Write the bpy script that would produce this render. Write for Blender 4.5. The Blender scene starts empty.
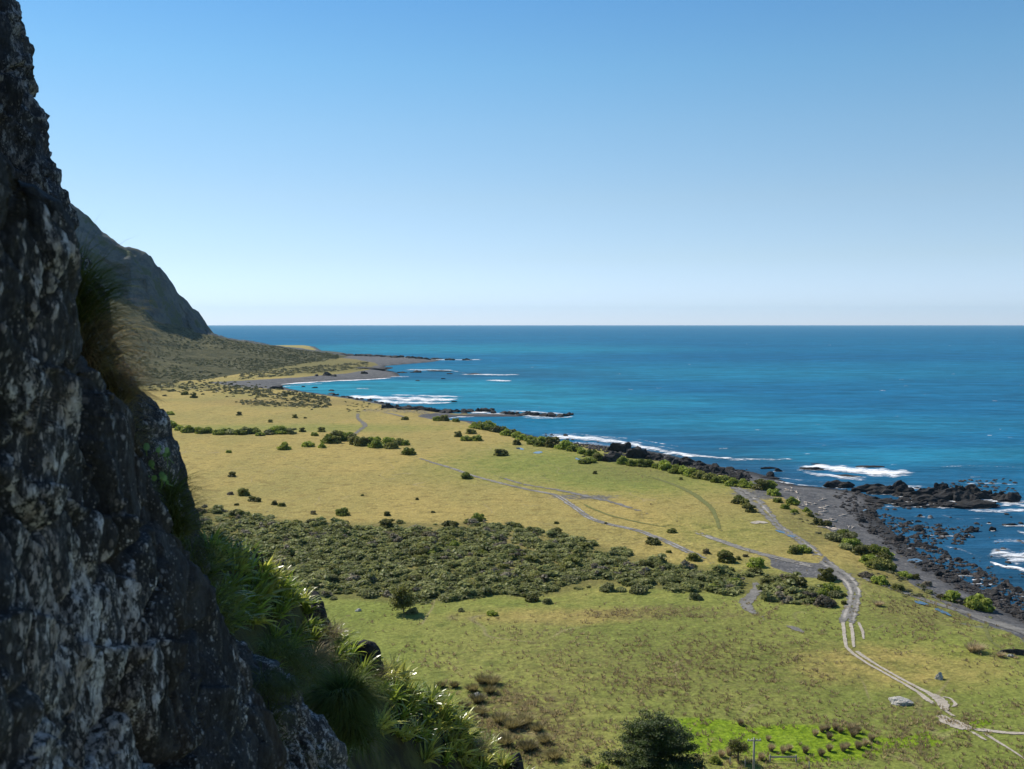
import bpy, bmesh, math, random
import numpy as np
rng = np.random.default_rng(11)
random.seed(11)
R = math.radians
S = bpy.context.scene

# ------------------------------------------------------------------ camera, sky, sun, exposure
CAM_Z = 50.0
LENS = 35.0
W_, H_ = 1024, 769
F = LENS / 36.0 * W_
HORIZON = 323.2
PITCH = math.atan((H_ / 2 - HORIZON) / F)
cam_d = bpy.data.cameras.new('camera')
cam_d.lens = LENS
cam_d.sensor_width = 36.0
cam_d.clip_start = 0.1
cam_d.clip_end = 90000
cam_d.dof.use_dof = True
cam_d.dof.focus_distance = 120
cam_d.dof.aperture_fstop = 4.5
cam = bpy.data.objects.new('camera', cam_d)
S.collection.objects.link(cam)
cam.location = (0, 0, CAM_Z)
cam.rotation_euler = (math.pi / 2 - PITCH, 0, 0)
S.camera = cam

SUN_EL, SUN_AZ = 46.0, -50.0          # azimuth from +Y, positive towards +X
w = bpy.data.worlds.new('World')
S.world = w
w.use_nodes = True
nt = w.node_tree
bg = nt.nodes['Background']
sky = nt.nodes.new('ShaderNodeTexSky')
sky.sky_type = 'NISHITA'
sky.sun_disc = False
sky.sun_elevation = R(SUN_EL)
sky.sun_rotation = R(SUN_AZ)
sky.altitude = 0
sky.air_density = 1.0
sky.dust_density = 0.0
sky.ozone_density = 3.0
# clear maritime air: the sky's own colour balance by height above the horizon
tc = nt.nodes.new('ShaderNodeTexCoord'); sx_ = nt.nodes.new('ShaderNodeSeparateXYZ'); nt.links.new(tc.outputs['Generated'], sx_.inputs[0])
rmp = nt.nodes.new('ShaderNodeValToRGB'); nt.links.new(sx_.outputs[2], rmp.inputs[0])
SKY_TINT = [(0.0, (.76, .87, 1.36)), (.024, (.74, .84, 1.24)), (.064, (.74, .78, .94)), (.122, (.77, .80, .84)), (.188, (.71, .84, .86)), (.243, (.61, .85, .89)), (.303, (.50, .80, .91)), (1.0, (.48, .77, .90))]
el = rmp.color_ramp.elements
while len(el) < len(SKY_TINT): el.new(0.5)
for e_, (p_, c_) in zip(el, SKY_TINT): e_.position = p_; e_.color = (c_[0] / 2, c_[1] / 2, c_[2] / 2, 1)
mulc = nt.nodes.new('ShaderNodeVectorMath'); mulc.operation = 'MULTIPLY'
nt.links.new(sky.outputs[0], mulc.inputs[0]); nt.links.new(rmp.outputs[0], mulc.inputs[1])
sc2 = nt.nodes.new('ShaderNodeVectorMath'); sc2.operation = 'SCALE'; sc2.inputs['Scale'].default_value = 1.76
nt.links.new(mulc.outputs[0], sc2.inputs[0])
nt.links.new(sc2.outputs[0], bg.inputs[0])
bg.inputs[1].default_value = 0.10
sl = bpy.data.lights.new('sun', 'SUN')
sl.energy = 3.9
sl.angle = R(0.5)
sl.color = (1.0, 0.93, 0.82)
sun = bpy.data.objects.new('sun', sl)
S.collection.objects.link(sun)
sdir = np.array([math.sin(R(SUN_AZ)) * math.cos(R(SUN_EL)), math.cos(R(SUN_AZ)) * math.cos(R(SUN_EL)), math.sin(R(SUN_EL))])
from mathutils import Vector, Matrix
sun.rotation_euler = Vector(sdir).to_track_quat('Z', 'Y').to_euler()
sun.location = (-60, 60, 140)
S.view_settings.view_transform = 'Standard'
S.view_settings.look = 'None'
S.view_settings.exposure = 0.66
S.view_settings.gamma = 1
S.view_settings.use_curve_mapping = False
S.render.engine = 'CYCLES'
S.cycles.max_bounces = 6
S.cycles.diffuse_bounces = 3
S.cycles.glossy_bounces = 2
S.cycles.transparent_max_bounces = 12
S.cycles.use_denoising = True

# ------------------------------------------------------------------ measuring helpers
cp, sp_ = math.cos(PITCH), math.sin(PITCH)

def at(px, py, d):
    """world point seen at a pixel of the photograph, d metres along the optical axis"""
    a = (px - W_ / 2) / F * d
    b = (H_ / 2 - py) / F * d
    return np.array([a, d * cp + b * sp_, CAM_Z - d * sp_ + b * cp])

def on_plane(px, py, z=0.0):
    px = np.asarray(px, float); py = np.asarray(py, float)
    dy = cp + (H_ / 2 - py) / F * sp_
    dz = -sp_ + (H_ / 2 - py) / F * cp
    dz = np.minimum(dz, -1e-4)
    t = (z - CAM_Z) / dz
    return (px - W_ / 2) / F * t, dy * t

def to_px(x, y, z=0.0):
    d = y * cp - (z - CAM_Z) * sp_
    b = y * sp_ + (z - CAM_Z) * cp
    return W_ / 2 + x / d * F, H_ / 2 - b / d * F

# ------------------------------------------------------------------ noise
def _hash(ix, iy, iz, seed):
    h = (ix.astype(np.int64) * 374761393 + iy.astype(np.int64) * 668265263 + iz.astype(np.int64) * 2147483647 + seed * 974634777) & 0xFFFFFFFF
    h = ((h ^ (h >> 13)) * 1274126177) & 0xFFFFFFFF
    h = ((h ^ (h >> 16)) * 2246822519) & 0xFFFFFFFF
    return (h ^ (h >> 15)) & 0xFFFFFFFF

def vnoise(x, y, z=0.0, seed=0):
    x, y, z = np.broadcast_arrays(np.asarray(x, float), np.asarray(y, float), np.asarray(z, float))
    xi, yi, zi = np.floor(x), np.floor(y), np.floor(z)
    fx, fy, fz = x - xi, y - yi, z - zi
    u, v, s = fx * fx * (3 - 2 * fx), fy * fy * (3 - 2 * fy), fz * fz * (3 - 2 * fz)
    out = np.zeros_like(x)
    for dx in (0, 1):
        for dy in (0, 1):
            for dz in (0, 1):
                wgt = (u if dx else 1 - u) * (v if dy else 1 - v) * (s if dz else 1 - s)
                out += wgt * (_hash(xi + dx, yi + dy, zi + dz, seed) / 2147483647.5 - 1)
    return out

def fbm(x, y, z=0.0, oct=4, seed=0, gain=0.5):
    a, t, f = 1.0, 0.0, 1.0
    for k in range(oct):
        t = t + a * vnoise(np.asarray(x) * f, np.asarray(y) * f, np.asarray(z) * f, seed + k * 17)
        a *= gain; f *= 2.03
    return t

def worley(x, y, z, seed=0):
    xi, yi, zi = np.floor(x), np.floor(y), np.floor(z)
    f1 = np.full(x.shape, 9.0); f2 = np.full(x.shape, 9.0); val = np.zeros(x.shape)
    for dx in (-1, 0, 1):
        for dy in (-1, 0, 1):
            for dz in (-1, 0, 1):
                cx, cy, cz = xi + dx, yi + dy, zi + dz
                hx = _hash(cx, cy, cz, seed) / 4294967295.0
                hy = _hash(cx, cy, cz, seed + 1) / 4294967295.0
                hz = _hash(cx, cy, cz, seed + 2) / 4294967295.0
                d = np.sqrt((cx + hx - x) ** 2 + (cy + hy - y) ** 2 + (cz + hz - z) ** 2)
                closer = d < f1
                f2 = np.where(closer, f1, np.minimum(f2, d))
                val = np.where(closer, hx, val)
                f1 = np.where(closer, d, f1)
    return f1, f2, val

def sstep(a, b, x):
    t = np.clip((x - a) / (b - a), 0, 1)
    return t * t * (3 - 2 * t)

# ------------------------------------------------------------------ mesh helpers
def mesh_data(name, verts, faces, mats=(), smooth=False, attrs=None, midx=None):
    verts = np.asarray(verts, np.float32)
    me = bpy.data.meshes.new(name)
    if isinstance(faces, np.ndarray):
        groups = [faces]
    else:
        groups = [f for f in faces if len(f)]
    loops = np.concatenate([g.ravel() for g in groups]).astype(np.int32)
    sizes = np.concatenate([np.full(len(g), g.shape[1], np.int32) for g in groups])
    starts = np.concatenate([[0], np.cumsum(sizes)[:-1]]).astype(np.int32)
    me.vertices.add(len(verts)); me.vertices.foreach_set('co', verts.ravel())
    me.loops.add(len(loops)); me.loops.foreach_set('vertex_index', loops)
    me.polygons.add(len(sizes)); me.polygons.foreach_set('loop_start', starts)
    for m in mats:
        me.materials.append(m)
    if midx is not None:
        me.polygons.foreach_set('material_index', np.asarray(midx, np.int32))
    me.update(calc_edges=True)
    me.polygons.foreach_set('use_smooth', np.full(len(sizes), bool(smooth)))
    if attrs:
        for k, v in attrs.items():
            v = np.asarray(v, np.float32)
            if v.ndim == 1:
                a = me.attributes.new(k, 'FLOAT', 'POINT'); a.data.foreach_set('value', v)
            else:
                a = me.attributes.new(k, 'FLOAT_VECTOR', 'POINT'); a.data.foreach_set('vector', v.ravel())
    return me

def link(name, me, parent=None, loc=None, kind=None):
    o = bpy.data.objects.new(name, me)
    S.collection.objects.link(o)
    if parent is not None:
        o.parent = parent
    if loc is not None:
        o.location = loc
    if kind:
        o['kind'] = kind
    return o

def tag(o, label, cat, group=None):
    o['label'] = label; o['category'] = cat
    if group: o['group'] = group
    return o

def empty(name, loc, label, cat, group=None, rz=0.0):
    o = bpy.data.objects.new(name, None)
    S.collection.objects.link(o)
    o.location = loc; o.rotation_euler = (0, 0, rz)
    return tag(o, label, cat, group)

def copy_tree(o, parent=None):
    c = o.copy(); S.collection.objects.link(c)
    if parent is not None: c.parent = parent
    for ch in list(o.children):
        copy_tree(ch, c)
    return c

def grid_faces(nr, nc):
    i = np.arange(nr - 1)[:, None] * nc + np.arange(nc - 1)[None, :]
    return np.stack([i, i + 1, i + nc + 1, i + nc], -1).reshape(-1, 4)

class MB:
    def __init__(self): self.v, self.q, self.t, self.n = [], [], [], 0
    def add(self, v, q=None, t=None):
        v = np.asarray(v, float).reshape(-1, 3)
        if q is not None and len(q): self.q.append(np.asarray(q) + self.n)
        if t is not None and len(t): self.t.append(np.asarray(t) + self.n)
        self.v.append(v); self.n += len(v)
    def data(self, name, mat, smooth=False):
        fs = []
        if self.q: fs.append(np.concatenate(self.q))
        if self.t: fs.append(np.concatenate(self.t))
        return mesh_data(name, np.concatenate(self.v), fs, [mat], smooth)
    def tube(self, pts, rad, n=7):
        pts = np.asarray(pts, float); k = len(pts)
        rad = np.broadcast_to(np.asarray(rad, float), (k,))
        tan = np.gradient(pts, axis=0); tan /= np.linalg.norm(tan, axis=1)[:, None] + 1e-9
        ref = np.array([0, 0, 1.0]) if abs(tan[0][2]) < .8 else np.array([1.0, 0, 0])
        rings = []
        for p, t, r in zip(pts, tan, rad):
            a = np.cross(t, ref); a /= np.linalg.norm(a) + 1e-9
            b = np.cross(t, a)
            th = np.linspace(0, 2 * math.pi, n, endpoint=False)
            rings.append(p + r * (np.cos(th)[:, None] * a + np.sin(th)[:, None] * b))
        v = np.concatenate(rings + [pts[:1], pts[-1:]])
        q = []; t_ = []
        for i in range(k - 1):
            for j in range(n):
                q.append((i * n + j, i * n + (j + 1) % n, (i + 1) * n + (j + 1) % n, (i + 1) * n + j))
        for j in range(n):
            t_.append((k * n, (j + 1) % n, j)); t_.append((k * n + 1, (k - 1) * n + j, (k - 1) * n + (j + 1) % n))
        self.add(v, q, t_)
    def box(self, c, s, rz=0):
        c = np.array(c, float); sx, sy, sz = s
        v = np.array([(x, y, z) for x in (-1, 1) for y in (-1, 1) for z in (-1, 1)], float) * np.array([sx, sy, sz]) / 2
        ca, sa = math.cos(rz), math.sin(rz)
        v = np.stack([v[:, 0] * ca - v[:, 1] * sa, v[:, 0] * sa + v[:, 1] * ca, v[:, 2]], 1) + c
        self.add(v, [(0, 1, 3, 2), (4, 6, 7, 5), (0, 4, 5, 1), (2, 3, 7, 6), (0, 2, 6, 4), (1, 5, 7, 3)])

# ------------------------------------------------------------------ materials
def new_mat(name, rough=0.9, spec=0.2):
    m = bpy.data.materials.new(name); m.use_nodes = True
    t = m.node_tree; b = t.nodes['Principled BSDF']
    b.inputs['Roughness'].default_value = rough
    b.inputs['Specular IOR Level'].default_value = spec
    return m, t, b

class NB:
    """small node-building helper"""
    def __init__(self, t): self.t = t
    def n(self, typ, **kw):
        x = self.t.nodes.new(typ)
        for k, v in kw.items(): setattr(x, k, v)
        return x
    def l(self, a, b): self.t.links.new(a, b)
    def val(self, sock, v):
        if hasattr(v, 'is_linked') or isinstance(v, bpy.types.NodeSocket): self.l(v, sock)
        else: sock.default_value = v
    def pos(self): return self.n('ShaderNodeNewGeometry').outputs['Position']
    def obj(self): return self.n('ShaderNodeTexCoord').outputs['Object']
    def map(self, vec, scale=(1, 1, 1), rot=(0, 0, 0)):
        x = self.n('ShaderNodeMapping'); self.l(vec, x.inputs[0])
        x.inputs['Scale'].default_value = scale; x.inputs['Rotation'].default_value = rot
        return x.outputs[0]
    def noise(self, vec, scale=1, detail=4, rough=0.55, dist=0.0):
        x = self.n('ShaderNodeTexNoise'); self.l(vec, x.inputs['Vector'])
        x.inputs['Scale'].default_value = scale; x.inputs['Detail'].default_value = detail
        x.inputs['Roughness'].default_value = rough; x.inputs['Distortion'].default_value = dist
        return x.outputs['Fac']
    def vor(self, vec, scale=1, feature='F1', out='Distance', rand=1.0):
        x = self.n('ShaderNodeTexVoronoi', feature=feature); self.l(vec, x.inputs['Vector'])
        x.inputs['Scale'].default_value = scale; x.inputs['Randomness'].default_value = rand
        return x.outputs[out]
    def ss(self, v, a, b, lo=0.0, hi=1.0):
        x = self.n('ShaderNodeMapRange', interpolation_type='SMOOTHSTEP'); self.l(v, x.inputs[0])
        x.inputs[1].default_value = a; x.inputs[2].default_value = b
        x.inputs[3].default_value = lo; x.inputs[4].default_value = hi
        return x.outputs[0]
    def math(self, op, a, b=0.0, clamp=False):
        x = self.n('ShaderNodeMath', operation=op); x.use_clamp = clamp
        self.val(x.inputs[0], a); self.val(x.inputs[1], b)
        return x.outputs[0]
    def mix(self, fac, a, b):
        x = self.n('ShaderNodeMix', data_type='RGBA')
        self.val(x.inputs[0], fac)
        for s, v in ((x.inputs[6], a), (x.inputs[7], b)):
            if isinstance(v, tuple): s.default_value = (*v, 1.0) if len(v) == 3 else v
            else: self.l(v, s)
        return x.outputs[2]
    def mul(self, col, f):
        x = self.n('ShaderNodeVectorMath', operation='SCALE'); self.l(col, x.inputs[0]); self.val(x.inputs['Scale'], f)
        return x.outputs[0]
    def bump(self, h, strength=0.5, dist=0.1, normal=None):
        x = self.n('ShaderNodeBump'); self.l(h, x.inputs['Height'])
        x.inputs['Strength'].default_value = strength; x.inputs['Distance'].default_value = dist
        if normal is not None: self.l(normal, x.inputs['Normal'])
        return x.outputs[0]
    def attr(self, name):
        return self.n('ShaderNodeAttribute', attribute_name=name)
    def sep(self, v):
        x = self.n('ShaderNodeSeparateXYZ'); self.l(v, x.inputs[0]); return x.outputs

def rock_mat(name, scale=1.0, dark=(0.022, 0.023, 0.026), mid=(0.06, 0.06, 0.062), lichen=(0.56, 0.55, 0.55), amount=0.5, stretch=0.4, coords='pos', brown=0.5):
    m, t, b = new_mat(name, 0.85, 0.25); k = NB(t)
    p = k.pos() if coords == 'pos' else k.obj()
    q = k.map(p, (scale, scale, scale * stretch), (0.22, 0.28, 0.0))
    c = k.mix(k.ss(k.noise(q, 3.0, 7, 0.68), 0.36, 0.66), dark, mid)
    c = k.mix(k.math('MULTIPLY', k.ss(k.noise(q, 1.3, 4), 0.52, 0.68), brown), c, (0.06, 0.042, 0.027))
    c = k.mix(k.ss(k.noise(q, 1.9, 5, .6), 0.60, 0.70), c, (dark[0] * .5, dark[1] * .5, dark[2] * .5))
    zone = k.noise(k.map(p, (scale, scale, scale * .45), (.15, .45, 0)), 0.85, 5, 0.60, 0.5)
    zone = k.math('ADD', zone, k.math('MULTIPLY', k.math('SUBTRACT', k.n('ShaderNodeNewGeometry').outputs['Pointiness'], 0.5), 0.7))
    zone = k.ss(zone, 0.53 - 0.16 * amount, 0.66 - 0.16 * amount)
    patch = k.noise(q, 24, 8, 0.72, 0.2)
    l1 = k.ss(k.math('SUBTRACT', patch, k.math('SUBTRACT', 0.70, k.math('MULTIPLY', zone, 0.205))), -0.015, 0.03)
    spots = k.ss(k.vor(k.map(q, (1, 1, 1.3)), 30), 0.38, 0.26)
    keep = k.ss(k.noise(q, 5.0, 3), 0.50, 0.60)
    spots2 = k.ss(k.vor(k.map(p, (scale, scale, scale * .8)), 47), 0.30, 0.2)
    keep2 = k.ss(k.noise(q, 8.0, 3), 0.46, 0.56)
    l2 = k.math('MAXIMUM', k.math('MULTIPLY', spots, keep), k.math('MULTIPLY', spots2, keep2))
    l2 = k.math('MULTIPLY', l2, k.ss(zone, 0, 1, 0.35, 0.9))
    grain = k.ss(k.noise(q, 34, 5, .7), 0.40, 0.52)
    dust = k.math('MULTIPLY', k.ss(k.noise(q, 70, 5, .75), .46, .62), k.ss(zone, 0, 1, .03, .30))
    lich = k.math('MULTIPLY', k.math('MAXIMUM', k.math('MAXIMUM', l1, l2), dust), k.ss(grain, 0, 1, .45, 1.0))
    lc = k.mix(k.ss(k.noise(q, 7, 4, .6), .35, .65), lichen, tuple(x * y for x, y in zip(lichen, (0.62, 0.54, 0.48))))
    c = k.mix(lich, c, lc)
    c = k.mul(c, k.ss(k.noise(q, 60, 4, .7), .3, .7, .7, 1.3))
    k.l(c, b.inputs['Base Color'])
    h = k.math('ADD', k.noise(q, 8, 10, 0.7), k.math('MULTIPLY', k.vor(q, 6), 0.45))
    k.l(k.bump(h, 1.0, 0.11 / scale), b.inputs['Normal'])
    return m

def leaf_mat(name, c1, c2, rough=0.6, spec=0.3, trans=0.25, nscale=1.4, rand=0.35, coords='obj'):
    m, t, b = new_mat(name, rough, spec); k = NB(t)
    p = k.obj() if coords == 'obj' else k.pos()
    c = k.mix(k.ss(k.noise(p, nscale, 3), 0.35, 0.65), c1, c2)
    ri = k.n('ShaderNodeObjectInfo').outputs['Random']
    c = k.mul(c, k.ss(ri, 0, 1, 1 - rand, 1 + rand))
    rp = k.n('ShaderNodeNewGeometry').outputs['Random Per Island']
    c = k.mul(c, k.ss(rp, 0, 1, 0.7, 1.3))
    k.l(c, b.inputs['Base Color'])
    if trans > 0:
        tr = k.n('ShaderNodeBsdfTranslucent'); k.l(k.mul(c, 1.3), tr.inputs[0])
        mx = k.n('ShaderNodeMixShader'); mx.inputs[0].default_value = trans
        k.l(b.outputs[0], mx.inputs[1]); k.l(tr.outputs[0], mx.inputs[2])
        k.l(mx.outputs[0], t.nodes['Material Output'].inputs[0])
    return m

M = {}
M['rock_near'] = rock_mat('lichen_rock', 1.0, dark=(0.022, 0.024, 0.028), mid=(0.066, 0.068, 0.073), lichen=(0.70, 0.69, 0.70), amount=0.52)
M['rock_up'] = rock_mat('dark_lichen_rock', 0.8, dark=(0.022, 0.025, 0.03), mid=(0.055, 0.06, 0.068), lichen=(0.36, 0.37, 0.39), amount=0.25, brown=0.3)
M['rock_butt'] = rock_mat('grey_lichen_rock', 1.1, dark=(0.03, 0.033, 0.037), mid=(0.08, 0.085, 0.09), amount=0.55, stretch=0.7)
M['rock_shore'] = rock_mat('black_shore_rock', 0.25, dark=(0.014, 0.014, 0.015), mid=(0.036, 0.034, 0.032), lichen=(0.085, 0.08, 0.075), amount=0.3, stretch=1, coords='obj', brown=0.4)
M['rock_grey'] = rock_mat('grey_boulder', 0.5, dark=(0.30, 0.29, 0.26), mid=(0.48, 0.46, 0.41), lichen=(0.6, 0.58, 0.52), amount=0.4, stretch=1, coords='obj', brown=0.1)
M['dark_olive'] = leaf_mat('dark_olive_foliage', (0.115, 0.125, 0.025), (0.19, 0.185, 0.045), trans=.38)
M['grey_green'] = leaf_mat('grey_green_foliage', (0.175, 0.188, 0.072), (0.26, 0.26, 0.10), trans=.38)
M['green'] = leaf_mat('green_foliage', (0.16, 0.205, 0.025), (0.26, 0.29, 0.045), trans=.38)
M['brown'] = leaf_mat('brown_foliage', (0.11, 0.095, 0.042), (0.165, 0.14, 0.06), trans=.3)
M['twiggy'] = leaf_mat('grey_twig_foliage', (0.16, 0.138, 0.095), (0.22, 0.19, 0.13), trans=.3)
M['conifer'] = leaf_mat('conifer_foliage', (0.028, 0.046, 0.009), (0.075, 0.105, 0.016), nscale=0.6, rand=0)
M['bark'] = new_mat('grey_bark')[0]; M['bark'].node_tree.nodes['Principled BSDF'].inputs['Base Color'].default_value = (0.09, 0.075, 0.06, 1)
M['tussock'] = leaf_mat('pale_tussock_blades', (0.26, 0.20, 0.11), (0.38, 0.31, 0.18), trans=0.4)
M['rush'] = leaf_mat('rush_blades', (0.24, 0.19, 0.095), (0.33, 0.26, 0.14), trans=0.5, coords='pos', nscale=0.05, rand=0)
M['grass_dark'] = leaf_mat('dark_grass_blades', (0.07, 0.105, 0.02), (0.13, 0.145, 0.032), trans=0.42, nscale=2)
M['grass_brown'] = leaf_mat('browning_grass_blades', (0.30, 0.21, 0.115), (0.21, 0.195, 0.07), trans=0.55, nscale=5)
M['grass_pale'] = leaf_mat('straw_grass_blades', (0.26, 0.21, 0.12), (0.18, 0.15, 0.07), trans=0.3, nscale=3)
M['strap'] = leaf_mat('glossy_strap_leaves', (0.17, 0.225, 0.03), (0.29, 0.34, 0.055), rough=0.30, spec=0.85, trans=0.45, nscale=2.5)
M['strap_sunlit'] = leaf_mat('sunlit_yellow_strap_leaves', (0.44, 0.42, 0.10), (0.30, 0.33, 0.06), rough=0.30, spec=0.85, trans=0.45, nscale=2.5)  # paler yellow copy of the strap leaves, sunlight painted into the colour
M['leafy'] = leaf_mat('round_leaf', (0.10, 0.17, 0.06), (0.12, 0.20, 0.05), rough=0.5, trans=0.3)

# ------------------------------------------------------------------ shoreline and ground height
SEA_Z = -3.0
SHORE = [(1500, 845), (1180, 690), (1080, 636), (1030, 623), (985, 598), (950, 580), (920, 562), (896, 545), (878, 528), (866, 515), (864, 510),
         (874, 505), (872, 499), (850, 492), (815, 488), (790, 486), (770, 479), (745, 472), (715, 467), (690, 462), (660, 454), (630, 449), (600, 446),
         (570, 443), (545, 440), (520, 434), (497, 427), (480, 423), (465, 421), (447, 420.5), (440, 418.5), (452, 416.3), (520, 416.2), (515, 414.5), (450, 413.5),
         (425, 410), (395, 407), (380, 403), (350, 398.5), (330, 395.5), (300, 391.5), (285, 388.5), (277, 386), (290, 384), (310, 382.3),
         (330, 381.2), (360, 379.8), (385, 378), (398, 376), (394, 372.5), (380, 369), (384, 366), (400, 364.5), (430, 362), (440, 360.2), (425, 358.5),
         (380, 356.6), (350, 355), (325, 353.5)]
sx, sy = on_plane([p[0] for p in SHORE], [p[1] for p in SHORE], SEA_Z)
shore = np.stack([sx, sy], 1)
shore = np.concatenate([shore, [[-460, 2300], [-1300, 2600], [-6000, 3200]]])
land_poly = np.concatenate([shore, [[-6000, -400], [700, -400]]])

def poly_dist(X, Y, pts, closed=False):
    """unsigned distance to a polyline"""
    d = np.full(X.shape, 1e18)
    n = len(pts)
    for i in range(n if closed else n - 1):
        a, b = pts[i], pts[(i + 1) % n]
        e = b - a; L = e @ e + 1e-12
        t = np.clip(((X - a[0]) * e[0] + (Y - a[1]) * e[1]) / L, 0, 1)
        d = np.minimum(d, (X - a[0] - t * e[0]) ** 2 + (Y - a[1] - t * e[1]) ** 2)
    return np.sqrt(d)

def inside(X, Y, pts):
    c = np.zeros(X.shape, bool)
    n = len(pts)
    for i in range(n):
        x1, y1 = pts[i]; x2, y2 = pts[(i + 1) % n]
        if y1 == y2: continue
        cond = ((y1 > Y) != (y2 > Y)) & (X < (x2 - x1) * (Y - y1) / (y2 - y1) + x1)
        c ^= cond
    return c

def shore_sd(X, Y):
    X = np.asarray(X, float); Y = np.asarray(Y, float)
    return np.where(inside(X, Y, land_poly), 1, -1) * poly_dist(X, Y, shore)

def ground_z(X, Y, sd=None):
    X = np.asarray(X, float); Y = np.asarray(Y, float)
    if sd is None: sd = shore_sd(X, Y)
    und = 0.3 * fbm(X / 45, Y / 45, 0, 2, 5) * np.clip(300 / (Y + 1), 0, 1) 
    land = SEA_Z + (3.0 + und) * sstep(-3, 26, sd)
    return np.where(sd > -3, land, np.maximum(SEA_Z + (sd + 3) * 0.06, -14))

def plain(px, py, dz=0.0):
    """point of the ground seen at a pixel"""
    z = 0.0
    for _ in range(4):
        x, y = on_plane(px, py, z)
        z = float(ground_z(np.array([x]), np.array([y]))[0])
    return float(x), float(y), z + dz

def blob(PX, PY, cx, cy, rx, ry, soft=0.5):
    return sstep(1 + soft, 1 - soft, np.sqrt(((PX - cx) / rx) ** 2 + ((PY - cy) / ry) ** 2))

def pxpoly(PX, PY, pts, soft=3.0, aspect=2.0):
    """soft mask of a region of the plain, aspect = foreshortening"""
    pts = np.array(pts, float); q = pts * [1, aspect]
    d = poly_dist(PX, PY * aspect, q, True)
    s = np.where(inside(PX, PY * aspect, q), 1, -1)
    return sstep(-soft, soft, d * s)

BELT = [(195, 512), (230, 511), (270, 517), (300, 520), (350, 523), (400, 523), (440, 524), (470, 522), (520, 527), (560, 536), (600, 546), (640, 556),
        (690, 566), (740, 571), (775, 573), (800, 580), (822, 592), (818, 603), (770, 602), (740, 594), (700, 592), (650, 588), (600, 585), (560, 593),
        (530, 597), (500, 594), (460, 600), (420, 604), (380, 602), (330, 598), (290, 592), (250, 565), (200, 540)]
BEACH = [(738, 478), (765, 478), (800, 481), (850, 485), (880, 500), (900, 530), (960, 568), (1030, 606), (1180, 690), (1180, 712), (1030, 634), (1000, 622), (965, 609), (935, 592),
         (912, 578), (900, 566), (885, 552), (862, 545), (845, 536), (828, 524), (812, 512), (795, 503), (775, 494), (752, 490)]
FARBEACH = [(205, 382.5), (250, 380), (300, 377), (345, 373.5), (372, 369), (378, 363.5), (358, 359.5), (335, 357), (330, 353), (380, 353), (450, 358), (450, 362), (400, 374), (400, 378), (330, 384), (280, 389), (240, 387)]
TRACKPATCH = [(760, 552), (795, 560), (818, 563), (826, 556), (842, 570), (858, 582), (852, 592), (838, 580), (800, 577), (768, 566)]

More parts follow.
